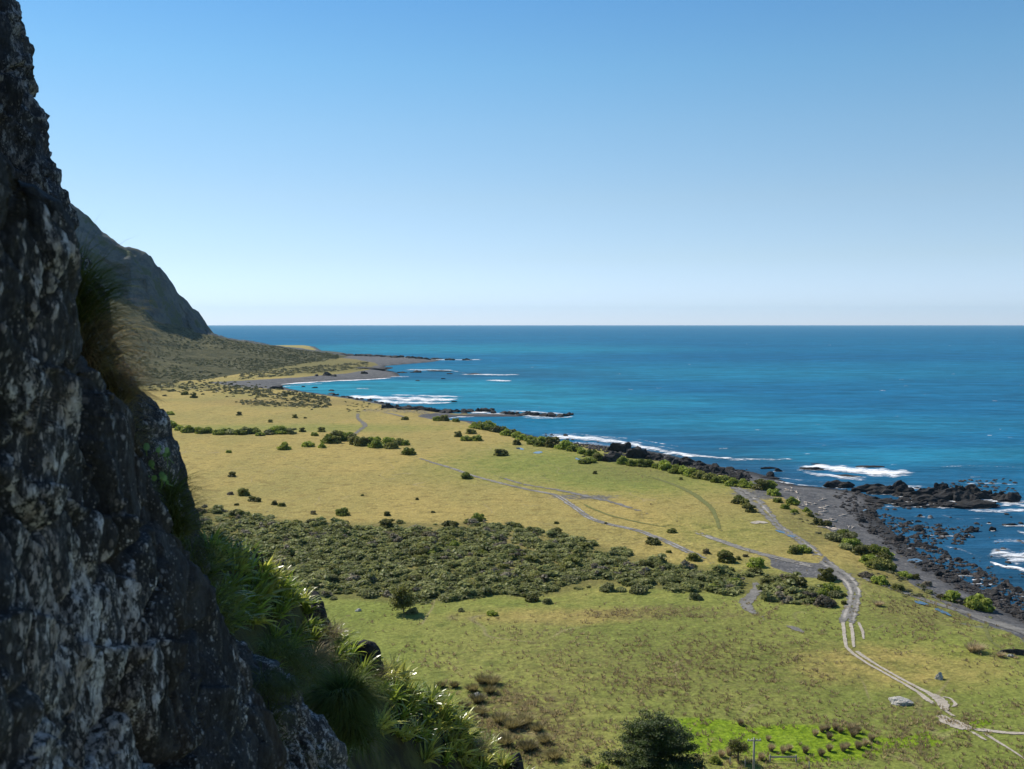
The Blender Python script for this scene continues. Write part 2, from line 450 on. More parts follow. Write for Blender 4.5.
def zone_masks(X, Y, sd):
    PX, PY = to_px(X, np.maximum(Y, 60.0))
    n1 = fbm(X / 14, Y / 22, 0, 4, 31)
    n2 = fbm(X / 50, Y / 90, 0, 3, 77)
    gravel = np.maximum.reduce([pxpoly(PX + n1 * 7, PY + n1 * 2, BEACH, 5), pxpoly(PX + n2 * 4, PY, FARBEACH, 2, 4),
                                pxpoly(PX + n1 * 9, PY + n1 * 2.5, TRACKPATCH, 6)])
    gravel = np.maximum(gravel, sstep(14, 5, sd + n1 * 5))
    gravel = np.maximum(gravel, 0.6 * blob(PX + n1 * 8, PY + n1 * 3, 750, 492, 30, 7, .7))
    gravel = np.maximum(gravel, 0.5 * blob(PX + n1 * 6, PY, 990, 621, 45, 6, .7))
    gravel = np.maximum(gravel, 0.55 * blob(PX + n1 * 8, PY, 585, 497, 45, 4, .8))
    gravel = np.maximum(gravel, 0.5 * blob(PX + n1 * 8, PY, 400, 410, 60, 4, .8))
    green = sstep(505, 625, PY + n2 * 22 - (PX - 512) * 0.02)
    green = np.maximum(green, 0.75 * blob(PX, PY + n2 * 5, 610, 470, 190, 26, .7) )
    green = np.maximum(green, 0.5 * blob(PX, PY + n1 * 3, 760, 530, 140, 22, .8))
    green = np.maximum(green, 0.6 * blob(PX, PY, 300, 428, 180, 5, .7))
    green = green * (1 - 0.55 * blob(PX + n2 * 20, PY + n2 * 8, 905, 668, 120, 26, .6)) * (1 - 0.6 * blob(PX + n2 * 20, PY + n2 * 6, 540, 612, 110, 9, .7))
    brown = np.maximum.reduce([0.7 * blob(PX + n1 * 10, PY + n1 * 3, 665, 614, 85, 7, .5), 0.6 * blob(PX + n1 * 10, PY, 915, 612, 60, 16, .6),
                               0.8 * blob(PX + n1 * 8, PY + n1 * 4, 525, 725, 60, 40, .5), 0.5 * blob(PX, PY + n1 * 4, 640, 470, 60, 10, .8),
                               0.45 * blob(PX + n1 * 10, PY + n1 * 4, 690, 665, 190, 45, .7), 0.35 * blob(PX, PY, 600, 640, 130, 25, .8),
                               0.6 * blob(PX + n1 * 6, PY, 290, 402, 80, 4, .6), 0.9 * blob(PX + n2 * 8, PY, 320, 364, 70, 8, .6), 0.55 * blob(PX + n1 * 6, PY, 810, 525, 45, 22, .6),
                               0.5 * blob(PX, PY, 905, 720, 70, 34, .7), 0.6 * blob(PX + n1 * 5, PY, 900, 580, 60, 14, .6)])
    lush = np.maximum.reduce([blob(PX + n1 * 9, PY + n1 * 3, 808, 743, 76, 20, .3), 1.0 * blob(PX + n1 * 6, PY + n1 * 3, 706, 737, 52, 17, .35),
                              blob(PX + n1 * 4, PY, 900, 742, 42, 5.0, .4), 0.9 * blob(PX, PY + n1, 935, 733, 20, 2.5, .4),
                              0.30 * blob(PX + n1 * 8, PY, 530, 690, 60, 18, .7), 0.33 * blob(PX + n1 * 8, PY, 960, 650, 60, 20, .7), 0.3 * blob(PX, PY, 600, 690, 40, 10, .6)])
    dl = poly_dist(PX + n1 * 2, (PY + n1) * 3, np.array([(836, 753), (870, 746), (905, 739.5), (950, 731), (985, 722)]) * [1, 3.])
    lush = np.maximum(lush, sstep(12, 5, dl))
    belt = pxpoly(PX + n1 * 6, PY + n1 * 2, BELT, 6)
    belt = np.maximum(belt, 1.0 * blob(PX + n2 * 6, PY, 310, 366, 75, 9, .5))
    belt = np.maximum(belt, 0.7 * blob(PX + n1 * 5, PY, 200, 386, 110, 4, .6))
    wet = sstep(6, -2, sd)
    return np.stack([gravel, green, brown], 1), np.stack([lush, wet, belt], 1)

# ground sheet
pyr = np.concatenate([np.arange(850, 340, -0.8), np.arange(340, 327.5, -0.5)])
_, Yr = on_plane(np.full(pyr.shape, 512.0), pyr, 0.0)
Yr = np.concatenate([np.linspace(-250, Yr[0] - 4, 30), Yr, [9000, 16000, 25000]])
pxc = np.concatenate([np.linspace(-2600, -220, 60), np.arange(-200, 1230, 1.35), np.linspace(1245, 3600, 60)])
u = (pxc - W_ / 2) / F
X = u[None, :] * np.maximum(Yr, 88.0)[:, None]
Y = np.repeat(Yr[:, None], len(pxc), 1)
gsd = shore_sd(X.ravel(), Y.ravel())
Z = ground_z(X.ravel(), Y.ravel(), gsd)
ma, mb_ = zone_masks(X.ravel(), Y.ravel(), gsd)

def ground_mat():
    m, t, b = new_mat('grass_and_gravel', 0.95, 0.1); k = NB(t)
    p = k.pos()
    a = k.sep(k.attr('zone_a').outputs['Vector']); c2 = k.sep(k.attr('zone_b').outputs['Vector'])
    big = k.noise(k.map(p, (1, 0.55, 1)), 0.022, 5, 0.6)
    midn = k.noise(p, 0.22, 6, 0.65)
    fine = k.noise(p, 1.7, 5, 0.7)
    gold = k.mix(k.ss(big, 0.35, 0.65), (0.345, 0.265, 0.084), (0.265, 0.225, 0.072))
    gold = k.mix(k.ss(midn, 0.48, 0.70), gold, (0.21, 0.16, 0.05))
    grn = k.mix(k.ss(big, 0.38, 0.62), (0.168, 0.198, 0.042), (0.222, 0.224, 0.058))
    grn = k.mix(k.ss(midn, 0.48, 0.7), grn, (0.138, 0.16, 0.036))
    gf = k.math('ADD', a[1], k.math('MULTIPLY', k.math('SUBTRACT', midn, 0.5), 0.7))
    c = k.mix(k.ss(gf, 0.15, 0.85), gold, grn)
    bf = k.math('MULTIPLY', a[2], k.ss(k.noise(p, 0.9, 5, 0.7), 0.36, 0.6))
    c = k.mix(bf, c, (0.115, 0.085, 0.042))
    c = k.mix(k.math('MULTIPLY', k.ss(c2[0], 0.25, 0.6), k.ss(midn, 0.25, 0.5, .75, 1.0)), c, k.mix(k.ss(fine, .3, .7), (0.12, 0.20, 0.010), (0.185, 0.255, 0.016)))
    c = k.mix(k.math('MULTIPLY', c2[2], 0.75), c, k.mix(k.ss(midn, .35, .65), (0.10, 0.10, 0.03), (0.17, 0.15, 0.05)))
    grv = k.mix(k.ss(midn, 0.35, 0.7), (0.085, 0.085, 0.09), (0.14, 0.137, 0.135))
    grv = k.mix(k.ss(k.vor(p, 0.8), 0.22, 0.10), grv, (0.24, 0.23, 0.22))
    gm = k.math('ADD', a[0], k.math('MULTIPLY', k.math('SUBTRACT', k.noise(p, 0.5, 6, 0.7), 0.5), 0.9))
    c = k.mix(k.ss(gm, 0.38, 0.62), c, grv)
    sp = k.math('MULTIPLY', k.ss(k.vor(p, 0.33), 0.24, 0.12), k.ss(k.noise(p, 0.05, 4, .6), .46, .6))
    sp = k.math('MULTIPLY', sp, k.ss(a[0], .5, .2))
    c = k.mix(k.math('MULTIPLY', sp, .6), c, (0.12, 0.095, 0.045))
    c = k.mix(c2[1], c, (0.035, 0.036, 0.038))
    trail = k.ss(k.math('ABSOLUTE', k.math('SUBTRACT', k.noise(k.map(p, (1, .45, 1)), 0.035, 2, .5, .4), 0.5)), 0.006, 0.0)
    trail = k.math('MULTIPLY', trail, k.math('MULTIPLY', k.ss(a[0], .5, .2), k.ss(k.noise(p, .04, 2), .5, .6)))
    c = k.mix(k.math('MULTIPLY', trail, .55), c, (0.26, 0.21, 0.12))
    c = k.mul(c, k.ss(k.noise(p, 0.55, 5, .7), .3, .7, .84, 1.14))
    c = k.mul(c, k.ss(fine, 0.25, 0.75, 0.66, 1.3))
    k.l(c, b.inputs['Base Color'])
    h = k.math('ADD', k.math('MULTIPLY', fine, 0.6), k.math('ADD', k.noise(p, 0.5, 4), k.math('MULTIPLY', k.noise(p, 0.12, 3), 2.0)))
    k.l(k.bump(h, 0.9, 0.5), b.inputs['Normal'])
    return m
M['ground'] = ground_mat()
gme = mesh_data('ground', np.stack([X.ravel(), Y.ravel(), Z], 1), grid_faces(len(Yr), len(pxc)), [M['ground']], True, {'zone_a': ma, 'zone_b': mb_})
link('ground', gme, kind='structure')

# ------------------------------------------------------------------ sea
def sea_mat():
    m = bpy.data.materials.new('sea_water'); m.use_nodes = True
    t = m.node_tree; t.nodes.remove(t.nodes['Principled BSDF']); k = NB(t)
    out = t.nodes['Material Output']
    p = k.pos()
    a = k.sep(k.attr('depth').outputs['Vector'])       # x shallow, y reef-dark, z far
    bands = k.noise(k.map(p, (0.35, 1.0, 1), (0, 0, 0.12)), 0.0035, 4, 0.55, 0.6)
    small = k.noise(k.map(p, (0.5, 1.2, 1)), 0.03, 6, 0.65)
    deep = k.mix(k.ss(bands, 0.30, 0.70), (0.009, 0.100, 0.206), (0.011, 0.123, 0.232))
    c = k.mix(a[0], deep, (0.024, 0.225, 0.300))
    c = k.mix(a[1], c, (0.017, 0.074, 0.144))
    c = k.mul(c, k.ss(small, 0.25, 0.75, 0.76, 1.26))
    c = k.mul(c, k.ss(k.noise(k.map(p, (0.5, 1.6, 1)), 0.16, 5, 0.7), 0.3, 0.7, 0.78, 1.22))
    d = k.n('ShaderNodeBsdfDiffuse'); k.l(c, d.inputs[0])
    h = k.math('ADD', k.noise(k.map(p, (0.6, 1.3, 1)), 0.35, 6, 0.6), k.math('MULTIPLY', k.noise(k.map(p, (0.5, 1.3, 1)), 0.05, 3), 2.5))
    nb = k.bump(h, 0.7, 1.2)
    k.l(nb, d.inputs['Normal'])
    g = k.n('ShaderNodeBsdfGlossy'); g.inputs['Roughness'].default_value = 0.16; k.l(nb, g.inputs['Normal'])
    fr = k.n('ShaderNodeFresnel'); fr.inputs['IOR'].default_value = 1.33; k.l(nb, fr.inputs['Normal'])
    mx = k.n('ShaderNodeMixShader')
    k.l(k.math('MINIMUM', k.math('MULTIPLY', fr.outputs[0], 0.3), 0.07), mx.inputs[0])
    k.l(d.outputs[0], mx.inputs[1]); k.l(g.outputs[0], mx.inputs[2])
    k.l(mx.outputs[0], out.inputs[0])
    return m
M['sea'] = sea_mat()
spy = np.concatenate([np.arange(900, 345, -1.5), np.arange(345, 327, -0.5)])
_, Ys = on_plane(np.full(spy.shape, 512.0), spy, SEA_Z)
Ys = np.concatenate([[-250, 0, 60], Ys, [14000, 20000, 25000]])
spx = np.concatenate([np.linspace(-2600, -40, 40), np.arange(-20, 1200, 4.0), np.linspace(1220, 3600, 60)])
SX = ((spx - W_ / 2) / F)[None, :] * np.maximum(Ys, 88.0)[:, None]
SY = np.repeat(Ys[:, None], len(spx), 1)
sX, sY = SX.ravel(), SY.ravel()
ssd = -shore_sd(sX, sY)
spxx, spyy = to_px(sX, np.maximum(sY, 60.), SEA_Z)
n_ = fbm(sX / 120, sY / 200, 0, 4, 9)
nb_ = fbm(sX / 400, sY / 260, 0, 3, 19)
shal = np.maximum.reduce([0.75 * blob(spxx, spyy + n_ * 3, 400, 389, 190, 9, .6), 0.55 * blob(spxx, spyy + n_ * 1.2, 430, 349, 210, 4.5, .7),
                          0.55 * blob(spxx, spyy + n_ * 3, 560, 402, 160, 10, .7), 0.35 * blob(spxx, spyy + n_ * 4, 900, 458, 240, 8, .8),
                          0.35 * blob(spxx, spyy + n_ * 3, 760, 425, 250, 12, .8), 0.28 * blob(spxx, spyy + nb_ * 2, 700, 372, 300, 8, .9),
                          0.45 * blob(spxx, spyy, 330, 384, 60, 5, .6)])
reef = np.maximum.reduce([0.8 * sstep(60, 12, ssd + n_ * 14) * sstep(420, 455, spyy), 0.75 * blob(spxx + n_ * 20, spyy, 760, 478, 70, 12, .6),
                          0.8 * blob(spxx + n_ * 20, spyy, 960, 540, 100, 60, .5), 0.5 * blob(spxx + n_ * 30, spyy + n_ * 2, 480, 374, 120, 5, .7),
                          0.35 * blob(spxx + n_ * 20, spyy + n_ * 3, 660, 440, 120, 9, .7)])
sea_me = mesh_data('sea', np.stack([sX, sY, np.full(sX.shape, SEA_Z)], 1), grid_faces(len(Ys), len(spx)), [M['sea']], True,
                   {'depth': np.stack([shal, reef, nb_], 1)})
link('sea', sea_me, kind='structure')

# ------------------------------------------------------------------ surf and foam on the water
def foam_mat():
    m, t, b = new_mat('white_foam', 0.8, 0.2); k = NB(t)
    b.inputs['Base Color'].default_value = (0.86, 0.88, 0.9, 1)
    p = k.pos()
    e = k.attr('edge').outputs['Fac']
    n = k.noise(k.map(p, (0.5, 1.4, 1)), 0.5, 7, 0.7, 0.6)
    n2 = k.noise(k.map(p, (0.5, 1.0, 1)), 0.06, 3, 0.6)
    f = k.math('ADD', k.math('ADD', e, k.math('MULTIPLY', k.math('SUBTRACT', n, 0.5), 3.6)), k.math('MULTIPLY', k.math('SUBTRACT', n2, 0.5), 1.6))
    al = k.math('MULTIPLY', k.ss(f, 0.35, 1.35), k.ss(e, 0.0, 0.25))
    k.l(al, b.inputs['Alpha'])
    return m
M['foam'] = foam_mat()
fv, ff, fe = [], [], []; fn = 0
def foam_ribbon(pts, h, strength=1.0, dense=2.0):
    """pts pixels along the crest of the foam, h half-heights in pixels"""
    global fn
    pts = np.array(pts, float); h = np.broadcast_to(np.asarray(h, float), (len(pts),))
    L = np.concatenate([[0], np.cumsum(np.hypot(*np.diff(pts, axis=0).T))])
    n = max(6, int(L[-1] / dense))
    s = np.linspace(0, L[-1], n)
    x = np.interp(s, L, pts[:, 0]); y = np.interp(s, L, pts[:, 1]); hh = np.interp(s, L, h)
    endf = sstep(0, 0.12, s / L[-1]) * sstep(1, 0.88, s / L[-1])
    y = y + 0.15 * hh * np.sin(s * 0.3 + pts[0, 0])
    nv = 7
    vv = np.linspace(-1, 1, nv)
    px = np.repeat(x[:, None], nv, 1); py = y[:, None] + vv[None, :] * hh[:, None]
    gx, gy = on_plane(px, py, SEA_Z)
    e = (1 - vv[None, :] ** 2) * (0.25 + 0.75 * endf[:, None]) * strength * 0.85
    e[:, 0] = 0; e[:, -1] = 0
    z = SEA_Z + 0.06 + 0.25 * e + 0.0001 * gy
    fv.append(np.stack([gx, gy, z], -1).reshape(-1, 3)); fe.append(e.ravel()); ff.append(grid_faces(n, nv) + fn); fn += n * nv
foam_ribbon([(542, 436), (570, 437.5), (600, 440), (628, 444), (655, 450), (685, 455), (705, 457)], [3, 3, 3, 3, 2.8, 2.5, 1.5], 1.15)
foam_ribbon([(548, 433.5), (580, 434.5), (615, 438.5), (650, 445), (690, 452)], [.5, .7, .8, .7, .5], .55)
foam_ribbon([(600, 436), (640, 440), (690, 449)], [.3, .5, .3], .5)
foam_ribbon([(930, 468), (960, 466), (1000, 467), (1024, 468)], [.5, .8, .7, .5], .5)
foam_ribbon([(770, 480.5), (800, 485.5), (830, 487.5), (855, 491.5)], [.4, .5, .5, .4], .8)
foam_ribbon([(775, 477.5), (805, 481), (840, 484)], [.4, .6, .4], .5)
foam_ribbon([(940, 515), (960, 520), (985, 519)], [.8, 1.2, .8], .45)
foam_ribbon([(940, 545), (960, 550), (985, 560)], [1, 1.6, 1.2], .45)
foam_ribbon([(560, 442), (590, 444), (620, 447), (650, 454)], [2, 2, 2, 1.5], .7)
foam_ribbon([(690, 455), (715, 458), (735, 459)], [1.5, 1.5, 1], .8)
foam_ribbon([(720, 459), (745, 460), (770, 460), (795, 459.5)], [1.2, 1.5, 1.8, 1], .8)
foam_ribbon([(795, 468), (820, 467.5), (850, 470), (880, 473), (905, 473.5), (916, 474)], [2.5, 3.5, 4.5, 5, 4, 2], 1.25)
foam_ribbon([(800, 473), (820, 475), (845, 478), (870, 481)], [2, 2.2, 2, 1.5], .85)
foam_ribbon([(885, 486), (900, 487), (925, 488)], [1.5, 2.5, 2], .9)
foam_ribbon([(960, 484), (985, 484), (1005, 484.5), (1024, 485)], [1, 1.4, 1.2, 1], .75)
foam_ribbon([(965, 510), (985, 512), (1010, 511), (1030, 510)], [1, 2, 2, 1.5], .85)
foam_ribbon([(1000, 505), (1015, 505), (1040, 507)], [1.5, 2.5, 2.5], .9)
foam_ribbon([(985, 557), (995, 553), (1010, 556), (1030, 560), (1060, 566)], [3, 6, 8, 9, 9], .95)
foam_ribbon([(990, 563), (1004, 567), (1018, 569), (1040, 574)], [1.3, 1.6, 2, 3], 1.1)
foam_ribbon([(990, 543), (1005, 541), (1030, 543)], [2, 3, 3], .75)
foam_ribbon([(995, 527), (1010, 526), (1030, 527)], [1.2, 1.6, 1.6], .7)
foam_ribbon([(1016, 532), (1026, 534), (1040, 536)], [1.2, 2, 2], .9)
foam_ribbon([(340, 397), (365, 397.5), (400, 399), (440, 400), (463, 399)], [1.2, 2.4, 2.8, 2.2, 1], 1.2)
foam_ribbon([(372, 401), (400, 403), (430, 403.5), (455, 403)], [1.4, 2.0, 1.6, .8], 1.1)
foam_ribbon([(390, 395), (420, 396), (465, 397)], [.7, 1, .7], .9)
foam_ribbon([(265, 386), (285, 384.2), (310, 382.6), (335, 381), (365, 380), (395, 378)], [.9, .9, .8, .7, .6, .5], 1.2)
foam_ribbon([(280, 387.5), (300, 385.2), (325, 383.5)], [.6, .6, .4], .8)
foam_ribbon([(355, 389), (370, 389)], [.8, .8], 1)
foam_ribbon([(356, 364), (375, 364.5), (390, 365)], [1.2, 1.2, .8], 1)
foam_ribbon([(385, 377.5), (395, 377), (410, 377)], [1, 1.2, .5], .9)
foam_ribbon([(405, 370), (425, 370), (450, 370.5), (465, 373)], [.6, .8, .7, .4], .9)
foam_ribbon([(460, 374.5), (480, 374.5), (495, 375), (520, 375)], [.6, 1, .8, .4], 1)
foam_ribbon([(485, 380.5), (500, 380.8), (512, 381)], [.5, .9, .5], 1)
foam_ribbon([(430, 359.6), (447, 360), (465, 360), (483, 359.8)], [.4, .6, .6, .4], 1)
foam_ribbon([(447, 418.5), (460, 417.5), (475, 417)], [.8, 1, .5], 1)
foam_ribbon([(470, 413), (485, 412.5), (495, 412)], [.8, 1.3, .6], 1)
foam_ribbon([(505, 411), (530, 412), (555, 413.5), (575, 415.5)], [.6, .9, 1.2, .7], 1)
foam_ribbon([(520, 418), (540, 418.5), (565, 418), (576, 416)], [.5, .7, .7, .4], .9)
for _ in range(130):                                            # whitecaps scattered on open water
    py = 331 + 150 * rng.random() ** 1.7; px = rng.uniform(230, 1060)
    x0, y0 = on_plane(px, py, SEA_Z)
    if shore_sd(np.array([x0]), np.array([y0]))[0] > -25: continue
    ln = rng.uniform(.6, 2.4) ** 1.2 * (0.5 + (py - 331) / 90)
    foam_ribbon([(px - ln, py), (px + ln, py + rng.uniform(-.2, .2))], (0.12 + (py - 331) / 420) * rng.uniform(.6, 1.2), rng.uniform(.45, .85), 0.5)
# ------------------------------------------------------------------ tracks
def track_mat(name, ca, cb, pale=(0.42, 0.39, 0.36), ragged=3.7, nsc=.45):
    m, t, b = new_mat(name, 0.95, 0.15); k = NB(t)
    p = k.pos(); e = k.attr('edge').outputs['Fac']; r = k.attr('rut').outputs['Fac']
    c = k.mix(k.ss(k.noise(p, 0.5, 6, .65), .35, .65), ca, cb)
    c = k.mix(k.math('MULTIPLY', k.ss(r, .3, .8), k.ss(k.noise(p, 0.10, 5, .7), .44, .58)), c, pale)
    c = k.mul(c, k.ss(k.noise(p, 3, 4, .7), .3, .7, .8, 1.2))
    k.l(c, b.inputs['Base Color'])
    f = k.math('ADD', e, k.math('MULTIPLY', k.math('SUBTRACT', k.noise(p, nsc, 7, .75), 0.5), ragged))
    k.l(k.ss(f, .3, .55), b.inputs['Alpha'])
    k.l(k.bump(k.noise(p, 4, 4), .5, .1), b.inputs['Normal'])
    return m
M['track'] = track_mat('grey_track_gravel', (0.125, 0.12, 0.11), (0.20, 0.19, 0.175), (0.34, 0.315, 0.28))
M['mud'] = track_mat('pale_dried_mud', (0.30, 0.265, 0.215), (0.38, 0.34, 0.285), (0.44, 0.40, 0.34), 4.2, 0.9)

def ribbon(name, pts, wid, mat, rutpos=(), strength=1.0, lift=0.0, ef=14.0):
    """track along pixel points, wid full width in metres at each point"""
    w_ = np.array([plain(*p)[:2] for p in pts])
    wid = np.broadcast_to(np.asarray(wid, float), (len(pts),)) * WSC
    L = np.concatenate([[0], np.cumsum(np.hypot(*np.diff(w_, axis=0).T))])
    n = int(np.clip(L[-1] / 0.6, 12, 900))
    s = np.linspace(0, L[-1], n)
    def sm(v):
        v = np.interp(s, L, v); kk = max(3, n // (len(pts) * 2)) | 1
        pad = np.pad(v, kk // 2, mode='reflect', reflect_type='odd'); return np.convolve(pad, np.ones(kk) / kk, 'valid')
    x, y = sm(w_[:, 0]), sm(w_[:, 1]); ww = np.interp(s, L, wid)
    tx, ty = np.gradient(x), np.gradient(y); l_ = np.hypot(tx, ty) + 1e-9
    nx, ny = -ty / l_, tx / l_
    nv = 13; vv = np.linspace(-1, 1, nv)
    x += nx * vnoise(s / 6, 0.5, 0, 3) * 0.25; y += ny * vnoise(s / 6, 0.5, 0, 3) * 0.25
    gx = x[:, None] + nx[:, None] * vv * ww[:, None] / 2 * 1.25; gy = y[:, None] + ny[:, None] * vv * ww[:, None] / 2 * 1.25
    gz = ground_z(gx.ravel(), gy.ravel()).reshape(gx.shape) + 0.03 + lift + 0.0002 * gy
    EF = 1.5 if name == 'mud_rut' else min(ef, L[-1] * .25)
    e = np.clip(1.15 - 1.15 * np.abs(vv[None, :]) ** 2.5, 0, 1) * (sstep(0, EF, s) * sstep(L[-1], L[-1] - EF, s))[:, None] * strength
    if len(rutpos): e = e * (1 - .55 * np.exp(-(vv[None, :] / .2) ** 2))
    e[:, 0] = 0; e[:, -1] = 0
    rut = np.zeros_like(e)
    for r in rutpos: rut = np.maximum(rut, np.exp(-((vv[None, :] - r) / 0.2) ** 2) * np.ones((n, 1)))
    me = mesh_data(name, np.stack([gx, gy, gz], -1).reshape(-1, 3), grid_faces(n, nv), [mat], True, {'edge': e.ravel(), 'rut': rut.ravel()})
    return link(name, me, kind='structure')

RUT = (-0.5, 0.5)
WSC = 0.62
EF = 4.0
ribbon('gravel_track', [(412, 456), (430, 462), (447, 467), (470, 475), (500, 483), (530, 490), (556, 495), (570, 504), (580, 512), (592, 519), (610, 525), (640, 531), (660, 539), (678, 547), (697, 556), (718, 566)],
       [2, 2.2, 2.6, 2.6, 2.6, 2.8, 2.8, 3.0, 3.0, 3.0, 3, 3, 3.2, 3.2, 3.2, 3], M['track'], RUT, .9)
ribbon('gravel_track', [(490, 474), (525, 485), (560, 490.5), (590, 497), (615, 503), (640, 511), (655, 516)], [1.5, 2.5, 4, 4.5, 3, 2, 1.5], M['track'], (), .62)
ribbon('gravel_track', [(686, 528), (700, 534), (720, 541), (740, 548), (760, 554), (785, 560), (810, 566), (832, 569)], [2, 3, 3.2, 3.2, 3.4, 4, 4, 4], M['track'], (-.4, .1), 1)
ribbon('gravel_track', [(728, 482), (745, 494), (757, 503), (768, 514), (776, 524), (790, 534), (803, 542), (815, 552), (826, 564)], [5, 7, 7, 5, 3.6, 4, 4, 4, 4], M['track'], (0.2,), .75)
ribbon('gravel_track', [(822, 560), (832, 568), (842, 575), (851, 584), (854, 593), (852, 604), (848, 617), (846, 626)], [4, 4.5, 5, 4.2, 3.6, 3.6, 4, 3.6], M['track'], (-0.45, 0.6), 1, .012, 3.0)
ribbon('gravel_track', [(842, 572), (862, 578), (885, 585), (910, 595), (940, 605), (970, 614), (1000, 624), (1040, 637), (1100, 660)], [5, 5, 4, 3.4, 3.6, 5, 7, 8, 8], M['track'], (), .95, .006)
ribbon('gravel_track', [(757, 578), (757, 586), (754, 594), (745, 602), (746, 608), (755, 614), (768, 620)], [2.4, 2.8, 3.2, 3.6, 3.0, 2.4, 2.0], M['track'], (), .95)
ribbon('gravel_track', [(786, 625), (795, 629), (806, 634)], [1.2, 2.2, 1.4], M['track'], (), .85)
ribbon('gravel_track', [(358, 412), (357, 418), (364, 423.5), (366, 426), (356, 433), (352, 440)], [3, 3, 4.5, 4, 3, 2], M['track'], (), .6)
ribbon('gravel_track', [(380, 412), (392, 414), (408, 418)], [3, 4, 4], M['track'], (), .7)
for pts, wd in (
        ([(842.6, 622), (843.4, 635), (846, 647.6), (853.7, 655), (866, 663.5), (883, 673), (903, 684.4), (917.6, 693), (926, 700), (935, 705)], [.6, .6, .55, .6, .5, .5, .55, .6, .9, .8]),
        ([(850, 622), (852.5, 639), (853.7, 649)], [.6, .55, .4]),
        ([(855, 650), (858.6, 653.7), (873, 663.5), (890.6, 673.4), (907.8, 683), (920, 689.3), (932, 695.5), (942, 701)], [.5, .8, .5, .5, .55, .7, .9, .9]),
        ([(858, 622), (862, 632), (863, 640)], [.5, .5, .3]),
        ([(925, 692), (937, 698), (943, 705), (943.5, 712)], [.8, 1.6, 1.6, .8]),
        ([(937, 697), (949.5, 698), (955.7, 705.3), (949.5, 707.8)], [.25, .35, .5, .4]),
        ([(943, 709), (948, 713), (956, 719)], [.6, .5, .7]),
        ([(937.5, 714), (949.5, 722.5), (962, 727.4), (975, 731.5)], [.9, 2.3, 2.2, 1.2]),
        ([(968, 729.5), (989, 731), (1006, 734), (1023, 734), (1060, 736)], [1.0, .9, .8, .7, .7]),
        ([(970, 731), (980, 737.5), (989, 743)], [.5, .5, .3]),
        ([(981, 732), (992, 739), (1001, 744.6), (1016, 754), (1030, 764)], [.5, .5, .4, .3, .3]),
        ([(751, 524), (760, 522), (767, 524)], [2.0, 2.6, 2.0]),
):
    ribbon('mud_rut', pts, np.array(wd) * 1.45, M['mud'], (), 1.2, .03)

M['worn'] = track_mat('worn_green_trail', (0.12, 0.13, 0.04), (0.15, 0.15, 0.05), (0.2, 0.18, 0.08), 2.6)
ribbon('grass_path', [(640, 474), (660, 480), (677, 486), (695, 495), (710, 506), (716, 516), (719, 525), (723, 536)], [2, 2.5, 3, 3, 2.6, 1.8, 1.5, 2], M['worn'], (), .8)
ribbon('grass_path', [(575, 500), (590, 508), (610, 516), (640, 523), (690, 531)], [1, 1.5, 1.5, 1.5, 1], M['worn'], (), .7)
ribbon('grass_path', [(992, 612), (984, 628), (990, 642), (1010, 655), (1040, 668)], [1, 1.2, 1.2, 1.2, 1], M['worn'], (), .7)
pm, pt, pb = new_mat('puddle_water', 0.05, 0.5)
pb.inputs['Base Color'].default_value = (0.06, 0.10, 0.15, 1)
def puddle(px, py, rx, ry, ang=0.0):
    th = np.linspace(0, 2 * math.pi, 40, endpoint=False)
    r = 1 + 0.25 * np.sin(2 * th + px) + 0.12 * np.sin(5 * th + py)
    a, b = np.cos(th) * rx * r, np.sin(th) * ry * r
    b = b + a * ang
    x, y = on_plane(px + a, py + b, 0.0)
    cx, cy, cz = plain(px, py)
    z = ground_z(x, y).max() + 0.07
    v = np.concatenate([np.stack([x, y, np.full(x.shape, z)], 1), [[x.mean(), y.mean(), z]]])
    t_ = np.array([(40, i, (i + 1) % 40) for i in range(40)])
    link('puddle', mesh_data('puddle', v, t_, [pm]), kind='structure')
for a in ((921, 601, 7, 1.3, .3), (943, 608.5, 7, 1.6, .35), (781, 532, 4.5, 1.2, .3), (792, 536.5, 4, .8, .05), (538, 453, 5, .9, 0), (520, 449, 5, .7, .15), (578, 459, 2.6, .9, 0)):
    puddle(*a)
for a in ((915, 549, 8, 1.6, .1), (867, 500.5, 4, 1.2, -.2), (914, 500.5, 5, 1.3, -.15)):
    puddle(*a)

# ------------------------------------------------------------------ headland in the distance
hp = np.linspace(-420, 352, 420)
crest_py = np.interp(hp, [-420, -150, 0, 85, 97, 105, 119, 127, 141, 148, 154, 156, 166, 176, 179, 193, 205, 214, 219, 230, 260, 300, 330, 345, 352],
                     [-60, 60, 140, 213, 223, 231, 240.5, 245, 249, 252, 258, 263, 272, 285, 292, 305.5, 319.5, 331.5, 334.5, 337.5, 342.5, 348.5, 352.6, 355, 357])
base_py = np.interp(hp, [-420, 85, 115, 130, 144, 160, 177, 193, 205, 213, 230, 260, 300, 330, 352], [285, 285, 294, 301, 310, 321, 327, 331.5, 334, 334.5, 339.5, 344.5, 349.7, 353.4, 357.2])
d_base = np.interp(hp, [-420, 130, 213, 300, 352], [1250, 1330, 1480, 1480, 1500])
d_crest = np.interp(hp, [-420, 85, 150, 208, 230, 352], [1400, 1390, 1420, 1520, 1530, 1560])
foot_py = np.interp(hp, [-420, 140, 215, 260, 300, 330, 352], [389, 388, 381, 374, 366, 361, 358.5])
d_foot = on_plane(np.full(hp.shape, 512.), foot_py, 0.0)[1]
rows = []
uu = (hp - W_ / 2) / F
zb = np.array([at(0, b, d)[2] for b, d in zip(base_py, d_base)])
zc = np.array([at(0, b, d)[2] for b, d in zip(crest_py, d_crest)])
